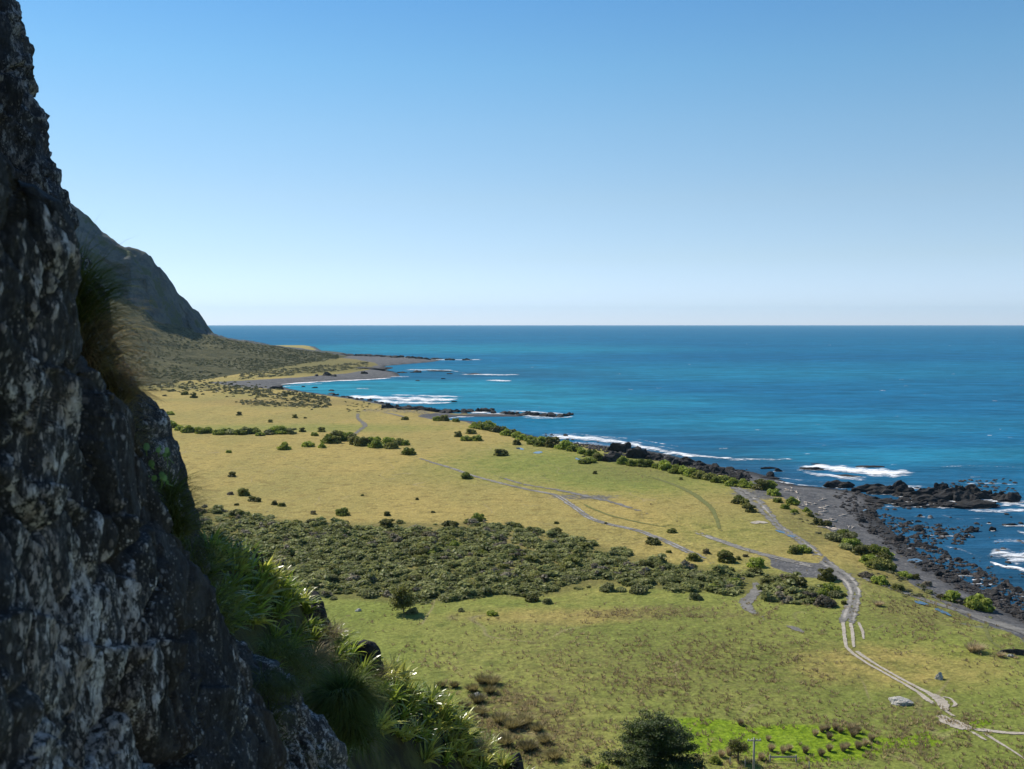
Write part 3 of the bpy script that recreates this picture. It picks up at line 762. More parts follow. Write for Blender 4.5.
for s in np.linspace(0, 1, 150):
    d = d_foot + (d_base - d_foot) * s
    z = -1.2 + (zb + 1.2) * (0.38 * s + 0.62 * s ** 2.1)
    rows.append((d, z, np.full(hp.shape, 0.0)))
for s in np.linspace(0.012, 1, 110):
    d = d_base + (d_crest - d_base) * s
    z = zb + (zc - zb) * (1 - (1 - s) ** 1.25)
    rows.append((d, z, np.full(hp.shape, 1.0)))
for s in np.linspace(0.05, 1, 25):
    d = d_crest + s * 650; z = zc + (-8 - zc) * s ** 0.8 * (1 if True else 0)
    rows.append((d, z, np.full(hp.shape, 0.6)))
D = np.array([r[0] for r in rows]); ZZ = np.array([r[1] for r in rows]); CL = np.array([r[2] for r in rows])
HX = uu[None, :] * D; HY = D.copy()
hgt = np.clip(ZZ / 40, 0, 1)
edge = CL * sstep(0, 25, np.abs(zc - zb))[None, :]
gul = fbm(HX / 38 + HY / 90, ZZ / 130, 3.3, 5, 41)
rid = 1 - np.abs(fbm(HX / 60, HY / 60, ZZ / 90, 4, 61))
SC = np.concatenate([np.zeros(150), np.linspace(.012, 1, 110), np.ones(25)])[:, None]
HY2 = HY + edge * (gul * 20 - (rid - .78) * 40) * (1 - 0.85 * SC ** 2)
amp = np.where(CL > .5, 3.0, 2.2) * hgt
ZZ2 = ZZ + amp * fbm(HX / 22, HY / 22, 0, 4, 51) + 1.0 * hgt * fbm(HX / 6, HY / 6, 0, 2, 57)
def headland_mat():
    m, t, b = new_mat('scrubby_headland', 0.95, 0.1); k = NB(t)
    p = k.pos(); cl = k.attr('cliff').outputs['Fac']
    n1 = k.noise(p, 0.06, 7, .68); n2 = k.noise(p, 0.012, 4, .6)
    ap = k.mix(k.ss(n1, .40, .60), (0.06, 0.062, 0.026), (0.125, 0.115, 0.052))
    ap = k.mix(k.ss(n2, .5, .68), ap, (0.14, 0.13, 0.062))
    ap = k.mix(k.ss(k.noise(p, 0.15, 5, .7), .55, .62), ap, (0.045, 0.05, 0.02))
    cf = k.mix(k.ss(n1, .38, .62), (0.08, 0.09, 0.095), (0.165, 0.168, 0.158))
    cf = k.mix(k.ss(k.noise(p, 0.03, 5, .65), .5, .62), cf, (0.085, 0.10, 0.05))
    k.l(k.mix(cl, ap, cf), b.inputs['Base Color'])
    k.l(k.bump(k.noise(p, 0.09, 7, .72), 1.0, 9.0), b.inputs['Normal'])
    return m
hv = np.stack([HX, HY2, ZZ2], -1).reshape(-1, 3)
link('headland_hill', mesh_data('headland_hill', hv, grid_faces(len(rows), len(hp)), [headland_mat()], True, {'cliff': CL.ravel()}), kind='structure')

# ------------------------------------------------------------------ cliffs beside the camera
def disp_rock(P, N, amp, sc):
    x, y, z = P[:, 0] * sc, P[:, 1] * sc, P[:, 2] * sc
    xs, zs = x + 0.25 * z, z * 0.55 - 0.2 * x
    big = fbm(xs * 0.8, y * 0.8, zs * 0.8, 4, 101)
    f1, f2, val = worley(xs * 1.5 + 0.25 * big, y * 1.5, zs * 1.2, 7)
    g1, g2, gval = worley(xs * 4.2 + 0.3 * big, y * 4.2, zs * 2.6, 23)
    fin = fbm(xs * 9, y * 9, zs * 6, 4, 131)
    rid = 1 - np.abs(fbm(xs * 2.2, y * 2.2, zs * 1.2, 4, 151))
    crack = sstep(0.07, 0.0, f2 - f1)
    crack2 = sstep(0.12, 0.0, g2 - g1)
    fin2 = fbm(xs * 22, y * 22, zs * 13, 3, 171)
    h1, h2, hval = worley(xs * 10 + .3 * fin, y * 10, zs * 6.5, 43)
    bed = (zs * 1.5 + 0.9 * xs + 0.5 * y + 0.35 * big) * 1.6; saw = bed - np.floor(bed)
    bed2 = (zs * .5 - 1.5 * xs + 0.6 * y + 0.3 * big) * 2.3; saw2 = bed2 - np.floor(bed2)
    d = 0.32 * (saw - .5) + 0.22 * (saw2 - .5) + 0.42 * big + 0.50 * (val - .5) + 0.34 * (gval - .5) + 0.16 * (hval - .5) + 0.20 * fin + 0.06 * fin2 + 0.34 * (rid - .6) - 0.65 * crack - 0.26 * crack2
    d = d - np.median(d)
    return P + N * (amp * d)[:, None]

def loft(name, sil, near, back, zmin, step, mat, amp, sc, cols, samp=0.35, zmax=None):
    """a rock mass: its outline against what lies behind (pixel, pixel, distance), near side towards the camera, rounded back side"""
    P = np.array([at(*s) for s in sil]); P = P[np.argsort(P[:, 2])]
    z1 = P[-1, 2] if zmax is None else zmax
    zs = np.arange(zmin, z1, step)
    xs, ys = np.interp(zs, P[:, 2], P[:, 0]), np.interp(zs, P[:, 2], P[:, 1])
    n1, n2, n3 = cols
    rows_x, rows_y, wS = [], [], []
    for x0, y0, z in zip(xs, ys, zs):
        N_ = near(x0, y0, z); B_ = [(x0 + bx, y0 + by) for bx, by in back]
        a = np.linspace(0, 1, n1)[:-1]
        ctl = np.array([N_, (x0 - 0.06 * (x0 - N_[0]), y0 - 0.10 * (y0 - N_[1])), (x0, y0)] + B_)
        L = np.concatenate([[0], np.cumsum(np.hypot(*np.diff(ctl, axis=0).T))])
        s = np.concatenate([np.linspace(0, L[2], n1), np.linspace(L[2], L[3], n2 + 1)[1:], np.linspace(L[3], L[-1], n3 + 1)[1:]])
        rows_x.append(np.interp(s, L, ctl[:, 0])); rows_y.append(np.interp(s, L, ctl[:, 1]))
        wS.append(np.exp(-((s - L[2]) / (0.08 * L[2] + 0.1)) ** 2))
    Xr, Yr_ = np.array(rows_x), np.array(rows_y); Zr = np.repeat(zs[:, None], Xr.shape[1], 1)
    V = np.stack([Xr, Yr_, Zr], -1)
    du = np.gradient(V, axis=1); dv = np.gradient(V, axis=0)
    Nn = np.cross(du, dv); Nn /= np.linalg.norm(Nn, axis=-1)[..., None] + 1e-9
    # smooth the corner normals
    kk = np.ones(9) / 9
    for c in range(3):
        for r in range(len(zs)): Nn[r, :, c] = np.convolve(np.pad(Nn[r, :, c], 4, mode='edge'), kk, 'valid')
    wS = np.array(wS)
    Pn = V.reshape(-1, 3)
    Q = disp_rock(Pn, Nn.reshape(-1, 3) * (1 - samp * wS.reshape(-1))[:, None], amp, sc)
    # close the top
    top = Q.reshape(V.shape)[-1].mean(0)
    f = [grid_faces(*Xr.shape)]
    return link(name, mesh_data(name, Q, f, [mat], True), kind='structure')

near_sil = [(-300, -160, 2.85), (-120, 40, 3.15), (-40, 130, 3.4), (-10, 152, 3.5), (20, 180, 3.65), (45, 203, 3.85), (62, 232, 4.0), (70, 258, 4.08), (73, 300, 4.12), (82, 350, 4.25), (100, 385, 4.45), (128, 410, 4.75), (140, 432, 4.85),
            (155, 452, 5.0), (162, 476, 5.05), (167, 500, 5.1), (178, 527, 5.2), (191, 547, 5.35), (206, 572, 5.5), (213, 598, 5.6), (217, 615, 5.65), (227, 635, 5.75),
            (240, 650, 5.9), (256, 680, 6.05), (270, 704, 6.2), (277, 725, 6.25), (286, 750, 6.3), (291, 775, 6.35), (300, 850, 6.5), (320, 1000, 6.7), (420, 2500, 8.5)]
loft('cliff_face', near_sil, lambda x, y, z: (min(-1.5, x - 0.15) - 0.05 * (50.6 - z) * 0, 1.3), [(-0.5, 0.45), (-1.6, 0.9), (-9, 3.0)], 44.6, 0.0135, M['rock_near'], 0.17, 1.0, (330, 26, 26))
shade_sil = [(-75, -600, 6.0), (-75, 200, 6.0), (-70, 700, 6.1), (-60, 1500, 7)]  # unseen cliff left of the frame, added to shade the near rock's top
loft('cliff_face', shade_sil, lambda x, y, z: (x - 1.0, y - 3.2), [(-.5, .4), (-1.5, .8), (-10, 3)], 44.0, 0.05, M['rock_near'], 0.3, .8, (60, 16, 16))
up_sil = [(-65, -420, 13), (-15, -120, 13.2), (3, -40, 13.4), (15, -2, 13.5), (21, 15, 13.5), (25, 22, 13.5), (26, 33, 13.5), (23, 40, 13.5), (29, 52, 13.5), (33, 63, 13.5), (34, 68, 13.5), (32, 74, 13.5), (34, 81, 13.5), (30, 87, 13.5), (36, 98, 13.5), (40, 108, 13.5),
          (44, 117, 13.5), (43, 132, 13.5), (47, 149, 13.5), (48, 156, 13.5), (55, 163, 13.5), (56, 172, 13.5), (58, 184, 13.5), (64, 192, 13.5), (70, 201, 13.5), (71, 212, 13.5), (70, 226, 13.5), (71, 238, 13.5),
          (75, 250, 13.5), (84, 260, 13.5), (99, 290, 13.5), (114, 350, 13.6), (134, 400, 13.8), (154, 470, 14), (174, 560, 14), (194, 1200, 15)]
loft('cliff_face', up_sil, lambda x, y, z: (x - 5.2, y - 7.5), [(-1.15, 2.2), (-2.4, 4.4), (-30, 7)], 30.0, 0.04, M['rock_up'], 0.27, 0.95, (170, 40, 30), samp=0.25)
mid_sil = [(-80, -260, 9.5), (-30, -20, 9.7), (0, 25, 9.8), (12, 45, 9.8), (24, 68, 9.8), (33, 92, 9.8), (36, 118, 9.8), (45, 150, 9.9), (52, 175, 9.9), (62, 200, 10), (68, 225, 10), (74, 250, 10), (84, 275, 10), (95, 320, 10), (120, 390, 10.2), (150, 600, 11)]
loft('cliff_face', mid_sil, lambda x, y, z: (x - 4.0, y - 5.5), [(-1.2, 0.8), (-4, 1.6), (-20, 5)], 40.0, 0.03, M['rock_up'], 0.34, 0.9, (170, 30, 24), samp=0.3)
butt_sil = [(118, 375, 8.0), (135, 388, 8.1), (150, 398, 8.2), (158, 410, 8.2), (166, 421, 8.25), (170, 437, 8.3), (177, 450, 8.3), (182, 465, 8.35), (186, 485, 8.4), (191, 502, 8.4), (200, 540, 8.5), (215, 620, 8.8), (240, 1200, 10)]
loft('cliff_buttress', butt_sil, lambda x, y, z: (x - 1.5, y - 2.2), [(-0.5, 0.4), (-1.5, 0.8), (-9, 3)], 40.0, 0.025, M['rock_butt'], 0.16, 1.2, (110, 22, 22), samp=0.5)
low_sil = [(225, 620, 7.6), (246, 642, 7.7), (260, 660, 7.8), (276, 667, 7.85), (292, 675, 7.9), (301, 688, 7.95), (305, 702, 8.0), (313, 718, 8.05), (330, 728, 8.15), (340, 745, 8.2), (350, 775, 8.25), (365, 850, 8.4), (380, 1000, 8.8), (420, 2200, 11)]
loft('cliff_buttress', low_sil, lambda x, y, z: (x - 1.3, y - 2.4), [(-0.4, 0.5), (-1.2, 0.9), (-6, 2.5)], 40.0, 0.02, M['rock_butt'], 0.16, 1.4, (130, 22, 22), samp=0.4)

# vegetated spur running down to the plain
ridge = np.array([at(*p) for p in [(120, 420, 9.5), (165, 480, 11), (200, 532, 12.5), (240, 562, 13.5), (290, 596, 15), (340, 640, 17), (385, 668, 18.5), (430, 700, 20), (465, 735, 21), (505, 772, 22), (580, 850, 24), (760, 1050, 30), (900, 1700, 40)]])
front = np.array([at(*p) for p in [(100, 480, 7.2), (150, 520, 7.6), (190, 600, 8.2), (215, 660, 8.8), (250, 720, 9.5), (290, 780, 10.3), (320, 840, 11), (360, 900, 12), (400, 960, 13), (440, 1020, 14), (500, 1120, 15), (600, 1400, 17), (700, 2200, 19)]])
backc = ridge + np.array([[-3, 4, -3]]) + np.linspace(0, 1, len(ridge))[:, None] * np.array([[2, 4, -8]])
backc2 = backc + np.array([[-6, 10, -30]])
tt = np.linspace(0, len(ridge) - 1, 260)
def crv(c):
    i = np.arange(len(c)); return np.stack([np.interp(tt, i, c[:, k]) for k in range(3)], 1)
Rg, Fr, Bk, Bk2 = crv(ridge), crv(front), crv(backc), crv(backc2)
def smooth_curve(c, k=21):
    return np.stack([np.convolve(np.pad(c[:, j], k // 2, mode='reflect', reflect_type='odd'), np.ones(k) / k, 'valid') for j in range(3)], 1)
Rg, Fr, Bk, Bk2 = map(smooth_curve, (Rg, Fr, Bk, Bk2))
nvv = 130
def slope_raw():
    out = []
    for v in np.linspace(0, 1, nvv):
        if v < 0.55:
            s = v / 0.55
            p = Fr + (Rg - Fr) * s; p = p.copy(); p[:, 2] += -0.5 * np.sin(s * math.pi) * 0.8
        elif v < 0.75:
            s = (v - 0.55) / 0.2; p = Rg + (Bk - Rg) * s; p = p.copy(); p[:, 2] += 0.35 * np.sin(s * math.pi)
        else:
            s = (v - 0.75) / 0.25; p = Bk + (Bk2 - Bk) * s
        out.append(p)
    return np.array(out)
SL = slope_raw()
SL[..., 2] += 0.22 * fbm(SL[..., 0] * 0.9, SL[..., 1] * 0.9, SL[..., 2] * .5, 4, 201)
def slope_mat():
    m, t, b = new_mat('soil_and_turf', 0.95, 0.1); k = NB(t); p = k.pos()
    c = k.mix(k.ss(k.noise(p, 1.6, 6, .65), .4, .62), (0.045, 0.04, 0.022), (0.10, 0.10, 0.035))
    c = k.mix(k.ss(k.noise(p, 0.8, 4), .56, .68), c, (0.17, 0.135, 0.085))
    k.l(c, b.inputs['Base Color']); k.l(k.bump(k.noise(p, 6, 6, .7), .9, .15), b.inputs['Normal'])
    return m
link('cliff_slope', mesh_data('cliff_slope', SL.reshape(-1, 3), grid_faces(nvv, 260), [slope_mat()], True), kind='structure')
def slope_at(t, v):
    """t 0-1 down the spur, v 0 front, 0.55 crest, 1 far back"""
    i = min(259, max(0, int(t * 259))); j = min(nvv - 1, max(0, int(v * (nvv - 1))))
    return SL[j, i]
slope_px = np.stack(to_px(SL[..., 0], SL[..., 1], SL[..., 2]), -1)
def slope_pick(px, py, vmax=0.62):
    """point of the spur seen nearest to a pixel"""
    d = (slope_px[..., 0] - px) ** 2 + (slope_px[..., 1] - py) ** 2
    d[int(vmax * (nvv - 1)):] = 1e12
    j, i = np.unravel_index(np.argmin(d), d.shape)
    return SL[j, i]

# ------------------------------------------------------------------ rocks
def ico(sub):
    bm = bmesh.new(); bmesh.ops.create_icosphere(bm, subdivisions=sub, radius=1.0)
    v = np.array([x.co[:] for x in bm.verts]); f = np.array([[q.index for q in p.verts] for p in bm.faces]); bm.free()
    return v, f
ICO = {k: ico(k) for k in (1, 2, 3, 4, 5)}
def boulder(seed, sub=3, scale=(1, 1, .7), cuts=14, rough=0.09, jag=0.0):
    r = np.random.default_rng(seed); v, f = ICO[sub]; v = v.copy()
    for _ in range(cuts):
        n = r.normal(size=3); n[2] *= 0.7; n /= np.linalg.norm(n); off = r.uniform(0.5, 0.88)
        d = v @ n; v = np.where((d > off)[:, None], v - np.outer(d - off, n) * 0.93, v)
    nn = v / (np.linalg.norm(v, axis=1)[:, None] + 1e-9)
    v = v + nn * (rough * fbm(v[:, 0] * 2.5 + seed, v[:, 1] * 2.5, v[:, 2] * 2.5, 4, seed))[:, None]
    if jag:
        v[:, 2] += jag * np.clip(v[:, 2], 0, 1) * (1.2 * fbm(v[:, 0] * 1.6 + seed, v[:, 1] * 1.6, 0, 3, seed + 5) + .3)
    return v * np.array(scale), f
rock_meshes = []
for i in range(7):
    v, f = boulder(300 + i, 3, (1, .8 + .08 * (i % 3), .62 + .06 * (i % 4)), 16, .10)
    rock_meshes.append(mesh_data('shore_rock', v, f, [M['rock_shore']], False))
jag_meshes = []
for i in range(6):
    v, f = boulder(400 + i, 4, (1, .7, .8), 20, .16, .5)
    jag_meshes.append(mesh_data('jagged_rock', v, f, [M['rock_shore']], False))
low_meshes = []
for i in range(4):
    v, f = boulder(500 + i, 4, (1, .55, .32), 18, .16, .25)
    low_meshes.append(mesh_data('flat_reef_rock', v, f, [M['rock_shore']], False))

def water_pt(px, py):
    x, y = on_plane(px, py, SEA_Z); return float(x), float(y), SEA_Z
def place_rock(name, px, py, wpx, hpx, label, group=None, kind='rock', sea=None, cat='rock', mats=None, rz=None, seed=None):
    x, y, z = plain(px, py)
    if z < SEA_Z: x, y, z = water_pt(px, py)
    d = y * cp - (z - CAM_Z) * sp_
    wm = wpx / F * d / 2
    me = random.choice({'rock': rock_meshes, 'jag': jag_meshes, 'low': low_meshes}[kind])
    o = link(name, me, loc=(x, y + wm * 0.3, z - 0.0))
    zdim = {'rock': .7, 'jag': .95, 'low': .36}[kind]
    hm = hpx / F * d
    top_ = max(v.co.z for v in me.vertices); sz = max(0.25, 0.85 * hm / top_)
    o.scale = (wm * (1.45 if kind != 'rock' else 1.1), wm * random.uniform(.9, 1.3), sz)
    o.location.z = z - 0.08 * sz
    o.rotation_euler = (0, 0, random.uniform(-.5, .5) + random.choice([0, math.pi]) if rz is None else rz)
    if z == SEA_Z and py > 405 and px > 480 and random.random() < .55:
        foam_ribbon([(px - wpx * .75, py + .3), (px, py + .9), (px + wpx * .75, py + .2)], .5 + hpx * .09, random.uniform(.5, .9), 1.0)
    tag(o, label, cat, group)
    return o

# individually described rocks along the coast: px, py, width px, height px, kind, label
ROCKS = [
    (566, 436.5, 8, 3.4, 'rock', 'lone black rock standing in the surf line off the shrubby shore'),
    (838, 488, 26, 9, 'jag', 'large black rock at the tip of the grey gravel spit'),
    (903, 491, 20, 13, 'jag', 'tall black rock peak at the landward end of the offshore reef'),
    (886, 494, 24, 8, 'jag', 'broad black rock just left of the reef peak'),
    (943, 491, 17, 10, 'jag', 'twin-pointed black rock in the middle of the reef'),
    (928, 494, 20, 7, 'jag', 'low rounded black rock before the twin-pointed reef rock'),
    (960, 494, 13, 12, 'jag', 'narrow upright black rock beside the biggest reef block'),
    (974, 495, 20, 13, 'jag', 'biggest black block on the offshore reef with sloping back'),
    (986, 496, 16, 8, 'jag', 'wedge shaped black rock leaning against the biggest reef block'),
    (1003, 497, 14, 7, 'jag', 'dark rock beyond the reef gap near the frame edge'),
    (1016, 498, 16, 7, 'jag', 'dark rock at the seaward end of the reef'),
    (981, 508, 40, 9, 'jag', 'wide dark rock shelf in front of the reef edged with foam'),
    (930, 504, 34, 9, 'jag', 'dark rock shelf below the twin-pointed reef rock'),
    (895, 504, 34, 7, 'low', 'flat dark shelf between tide pools at the reef'),
    (873, 500, 16, 5, 'low', 'low dark ledge beside the small blue tide pool'),
    (771, 477, 10, 7, 'rock', 'tall black rock on a flat base standing in shallow water'),
    (779, 471.5, 9, 5, 'rock', 'rounded black rock seaward of the tall rock on its base'),
    (768, 469, 14, 3.2, 'low', 'thin flat reef rock in blue shallows'),
    (771, 478.5, 16, 2.5, 'low', 'flat ledge round the foot of the tall rock in shallow water'),
    (811, 470, 22, 4.5, 'low', 'flat reef rock awash among white breakers'),
    (851, 477, 24, 3, 'low', 'long low reef rock in the breaking surf'),
    (820, 465, 14, 2, 'low', 'low reef rock at the outer edge of the breakers'),
    (870, 467.5, 24, 2.5, 'low', 'thin reef rock behind the largest patch of foam'),
    (620, 452, 26, 13, 'jag', 'dark crag top at the seaward side of the shore outcrop'),
    (638, 458, 30, 15, 'jag', 'largest dark crag of the outcrop behind the shore bushes'),
    (613, 461, 26, 12, 'jag', 'dark crag on the landward side of the outcrop'),
    (653, 458, 16, 6, 'jag', 'dark rock at the end of the shore outcrop'),
    (668, 462, 20, 7, 'jag', 'broken dark rock between the bushes and the surf'),
    (687, 462, 16, 7, 'jag', 'pointed dark rock at the end of the white surf line'),
    (700, 467, 17, 8, 'jag', 'dark rock behind the row of shore bushes'),
    (714, 467, 12, 6, 'rock', 'dark rounded rock in the shallows behind the shore bushes'),
    (717, 474, 26, 9, 'jag', 'long dark rock ridge at the end of the bush row'),
    (731, 470, 14, 5, 'rock', 'dark rock out in the water past the rock ridge'),
    (741, 476, 9, 6, 'rock', 'small dark rock at the water edge by the track'),
    (740, 471, 10, 2.6, 'low', 'tiny flat rock in blue water off the shore ridge'),
    (327, 381, 10, 5, 'jag', 'pointed rock on the sand edge of the far bay'),
    (316, 380.5, 6, 3, 'rock', 'small dark rock left of the pointed rock in the far bay'),
    (333, 382, 7, 3, 'rock', 'small dark rock right of the pointed rock in the far bay'),
    (364, 378, 8, 3.5, 'jag', 'dark rock on the outer beach of the far bay'),
    (276, 389, 14, 4, 'jag', 'dark rock cluster at the near corner of the far bay'),
    (261, 388, 6, 2, 'low', 'flat dark rock on the near shore of the far bay'),
    (303, 387, 5, 2, 'low', 'small reef rock inside the far bay nearest the beach'),
    (315, 388, 5, 2, 'low', 'small reef rock in the middle of the far bay'),
    (332, 391, 7, 2.4, 'low', 'flat rock at the near shore of the far bay'),
    (375, 369.5, 34, 3.4, 'jag', 'long black reef on the point beyond the far bay'),
    (402, 373, 12, 2.6, 'low', 'black reef rock off the tip of the far beach'),
    (416, 372.5, 10, 3, 'jag', 'black reef rock with surf behind the far beach tip'),
    (438, 371.5, 20, 2, 'low', 'thin black reef rock awash beyond the far bay'),
    (450, 374, 8, 1.8, 'low', 'small black rock at the end of the thin far reef'),
    (472, 374.5, 18, 2, 'low', 'outermost black rock of the middle far reef'),
    (449, 360.3, 9, 2.6, 'jag', 'black rock off the end of the far headland point'),
    (467, 360.3, 11, 2.6, 'jag', 'last black rock in the sea off the headland point'),
    (418, 381, 5, 1.5, 'low', 'tiny rock in open water of the far bay, shoreward one'),
    (443, 379, 4, 1.5, 'low', 'tiny rock in open water of the far bay, seaward one'),
    (454, 402, 5, 2, 'low', 'small rock at the outer end of the far white breakers'),
    (992, 531, 9, 6, 'rock', 'upright dark boulder alone in the rocky shallows'),
    (901, 541, 11, 8, 'jag', 'pyramid shaped black boulder at the edge of the gravel beach'),
    (923, 548, 22, 6, 'low', 'flat black slab beside the blue tide pool'),
    (870, 515, 14, 6, 'jag', 'black rock at the head of the inlet on the gravel'),
    (972, 532, 18, 7, 'jag', 'broad dark rock in the middle of the boulder field'),
    (959, 562, 11, 6, 'rock', 'dark square boulder at the seaward edge of the boulder field'),
    (1008, 600, 12, 6, 'rock', 'black hollow looking boulder near the right end of the beach'),
    (931, 518, 6, 4, 'rock', 'pale grey boulder standing in the inlet'),
    (920, 517, 8, 4, 'rock', 'dark boulder in the inlet left of the pale one'),
    (1010, 526, 14, 4, 'low', 'dark reef rock by white water near the frame edge'),
]
for px, py, wp, hp_, kind, lab in ROCKS:
    o = place_rock('rock', px, py, wp, hp_, lab, 'coastal rocks', kind)
    if 'pale grey' in lab:
        o.material_slots[0].link = 'OBJECT'; o.material_slots[0].material = M['rock_butt']
# rocky spit and far point: chains of similar rocks
def chain(pts, n, wr, hr, label, group, kinds=('jag', 'rock'), jit=1.0):
    pts = np.array(pts, float); L = np.concatenate([[0], np.cumsum(np.hypot(*np.diff(pts, axis=0).T))])
    for s in np.linspace(0, L[-1], n):
        px = np.interp(s, L, pts[:, 0]) + random.uniform(-2, 2); py = np.interp(s, L, pts[:, 1]) + random.uniform(-jit, jit)
        place_rock('rock', px, py, random.uniform(*wr), random.uniform(*hr), label, group, random.choice(kinds))
chain([(655, 459.5), (672, 463), (690, 466.5), (708, 470), (725, 474.5), (745, 479)], 15, (8, 17), (4, 8), 'black rock in the band of rocks between bush row and sea', 'rocks behind the bush row', ('jag', 'rock'), 1.6)
chain([(390, 408), (420, 410), (445, 413), (465, 412.5), (480, 411.5), (500, 414), (520, 415.5), (545, 417), (570, 416)], 30, (8, 16), (3, 6), 'black rock in the narrow spit of rocks running out to sea', 'rocks of the narrow spit', jit=.8)
chain([(345, 355.5), (370, 356.2), (395, 357.3), (415, 358.2), (438, 359.8)], 16, (8, 16), (1.6, 3), 'black rock on the far headland point', 'rocks of the headland point', jit=.3)
chain([(330, 394), (350, 398), (370, 401), (385, 404), (395, 407), (415, 408)], 14, (5, 10), (2, 4), 'dark rock on the near shore of the far bay', 'rocks of the near bay shore', jit=.8)
chain([(872, 493), (890, 496), (915, 500), (945, 501), (970, 503), (1000, 503)], 16, (10, 20), (4, 7), 'dark rock filling the offshore reef between its peaks', 'reef filler rocks', jit=4)

chain([(876, 494), (900, 496), (930, 498), (965, 500), (1010, 500)], 14, (20, 34), (8, 13), 'large dark rock mass making up the body of the offshore reef', 'reef body rocks', ('jag', 'low'), 2)
chain([(880, 503), (915, 506), (950, 507), (990, 508)], 9, (22, 34), (4, 6), 'dark rock shelf on the landward side of the offshore reef', 'reef shelf rocks', ('low', 'jag'), 1.5)
# boulder field on the shore
FIELD = np.array([(846, 511), (872, 511), (900, 519), (935, 527), (975, 535), (960, 548), (935, 545), (955, 560), (985, 572), (1030, 596), (1100, 640), (1100, 668), (1024, 622), (985, 602), (955, 588), (930, 574), (908, 560), (884, 545), (862, 528)], float)
fp = []
while len(fp) < 1500:
    px, py = rng.uniform(845, 1060), rng.uniform(508, 625)
    if inside(np.array([px]), np.array([py]), FIELD)[0]: fp.append((px, py))
    elif rng.random() < 0.05 and py > 520 and px > 880 and py < 480 + (px - 800) * .55: fp.append((px, py))
for i, (px, py) in enumerate(fp[:95]):
    wq = 4 + 11 * rng.random() ** 2.2
    place_rock('rock', px, py, wq, wq * rng.uniform(.4, .65), 'dark boulder in the boulder field along the gravel beach', 'boulders of the boulder field', 'rock')
mbr = MB(); v0, f0 = ICO[1]
def scatter_rock(mb, x, y, z, r, flat=.6):
    n = rng.normal(size=(3, 3)); v = v0.copy() * (1 + .35 * vnoise(v0[:, 0] * 1.7 + x, v0[:, 1] * 1.7 + y, v0[:, 2] * 1.7, 3))[:, None]
    a = rng.uniform(0, 6.28); ca, sa = math.cos(a), math.sin(a)
    v = v * [r, r * rng.uniform(.6, 1), r * flat]
    mb.add(np.stack([v[:, 0] * ca - v[:, 1] * sa + x, v[:, 0] * sa + v[:, 1] * ca + y, v[:, 2] + z], 1), None, f0)
for px, py in fp[95:]:
    x, y, z = plain(px, py)
    scatter_rock(mbr, x, y, max(z, SEA_Z), .2 + .7 * rng.random() ** 2, .7)
for _ in range(900):                                            # stones on the beach edge by the bush row and outcrop
    t = rng.random(); px = 545 + t * 205; py = np.interp(px, [545, 570, 600, 630, 660, 690, 720, 750], [440, 444, 448, 453, 459, 465, 471, 477]) + rng.normal() * 2.0
    x, y, z = plain(px, py); scatter_rock(mbr, x, y, max(z, SEA_Z), rng.uniform(.25, 1.0), .7)
for _ in range(500):
    px = rng.uniform(835, 1020); py = rng.uniform(489, 511)
    x, y, z = plain(px, py)
    if rng.random() < .6: scatter_rock(mbr, x, y, max(z, SEA_Z), rng.uniform(.4, 1.1), .6)
M['rock_loose'] = rock_mat('loose_shore_stone', 0.25, dark=(0.015, 0.015, 0.016), mid=(0.042, 0.04, 0.038), lichen=(0.11, 0.10, 0.095), amount=0.3, stretch=1, brown=.4)
o = link('shore_stones', mbr.data('shore_stones', M['rock_loose']), kind='stuff'); o['label'] = 'small dark stones scattered through the boulder field and shore'

fme = mesh_data('sea_foam', np.concatenate(fv), np.concatenate(ff), [M['foam']], True, {'edge': np.concatenate(fe)})
o = link('sea_foam', fme, kind='stuff'); o['label'] = 'white surf and foam breaking along the shore'

# boulders on the meadow and on the spur
def big_boulder(name, px, py, wp, hp_, seed, mat, label, sc=(1, .7, .5), z=None, d=None, jag=.1, sub=4, lift=.12):
    v, f = boulder(seed, sub, sc, 18, .12, jag)
    if d is None:
        x, y, z = plain(px, py); d = y * cp - (z - CAM_Z) * sp_
        z0 = z
    else:
        x, y, z0 = at(px, py, d)
    s = wp / F * d / 2 / sc[0]
    hs = hp_ / F * d / (v[:, 2].max() * (1 - lift))
    o = link(name, mesh_data(name, v * [s, s, hs], f, [mat], False), loc=(x, y, z0 - lift * hs * sc[2]))
    tag(o, label, 'rock'); return o
big_boulder('boulder', 900, 703, 31, 6, 655, M['rock_grey'], 'long flat-topped pale grey rock lying beside the muddy ruts', (1, .8, .3), jag=0.0)
big_boulder('boulder', 939, 679, 11, 7, 602, M['rock_grey'], 'small upright grey boulder alone in the grass above the muddy ruts', (1, .8, .9))
big_boulder('boulder', 1012, 653, 36, 5, 603, M['rock_shore'], 'long dark rock at the edge of the gravel near the right frame edge', (1, .4, .3))
big_boulder('boulder', 1010, 657, 9, 3, 604, M['rock_grey'], 'small pale stone just below the long dark rock', (1, .7, .5))
big_boulder('boulder', 358, 611, 9, 2.6, 605, M['rock_grey'], 'small grey stone on grass near the foot of the spur', (1, .7, .5))
M['rock_spur'] = rock_mat('spur_rock', 0.9, dark=(0.02, 0.02, 0.023), mid=(0.05, 0.05, 0.053), lichen=(0.2, 0.2, 0.2), amount=0.35, stretch=1, coords='obj')
big_boulder('boulder', 315, 622, 46, 30, 611, M['rock_spur'], 'big dark rock jutting from the crest of the spur', (1, .9, .75), d=15.8, jag=.05, sub=5)
big_boulder('boulder', 237, 560, 17, 20, 612, M['rock_spur'], 'dark blocky rock with lit top at the upper end of the spur crest', (1, .8, .9), d=13.4, jag=.3)
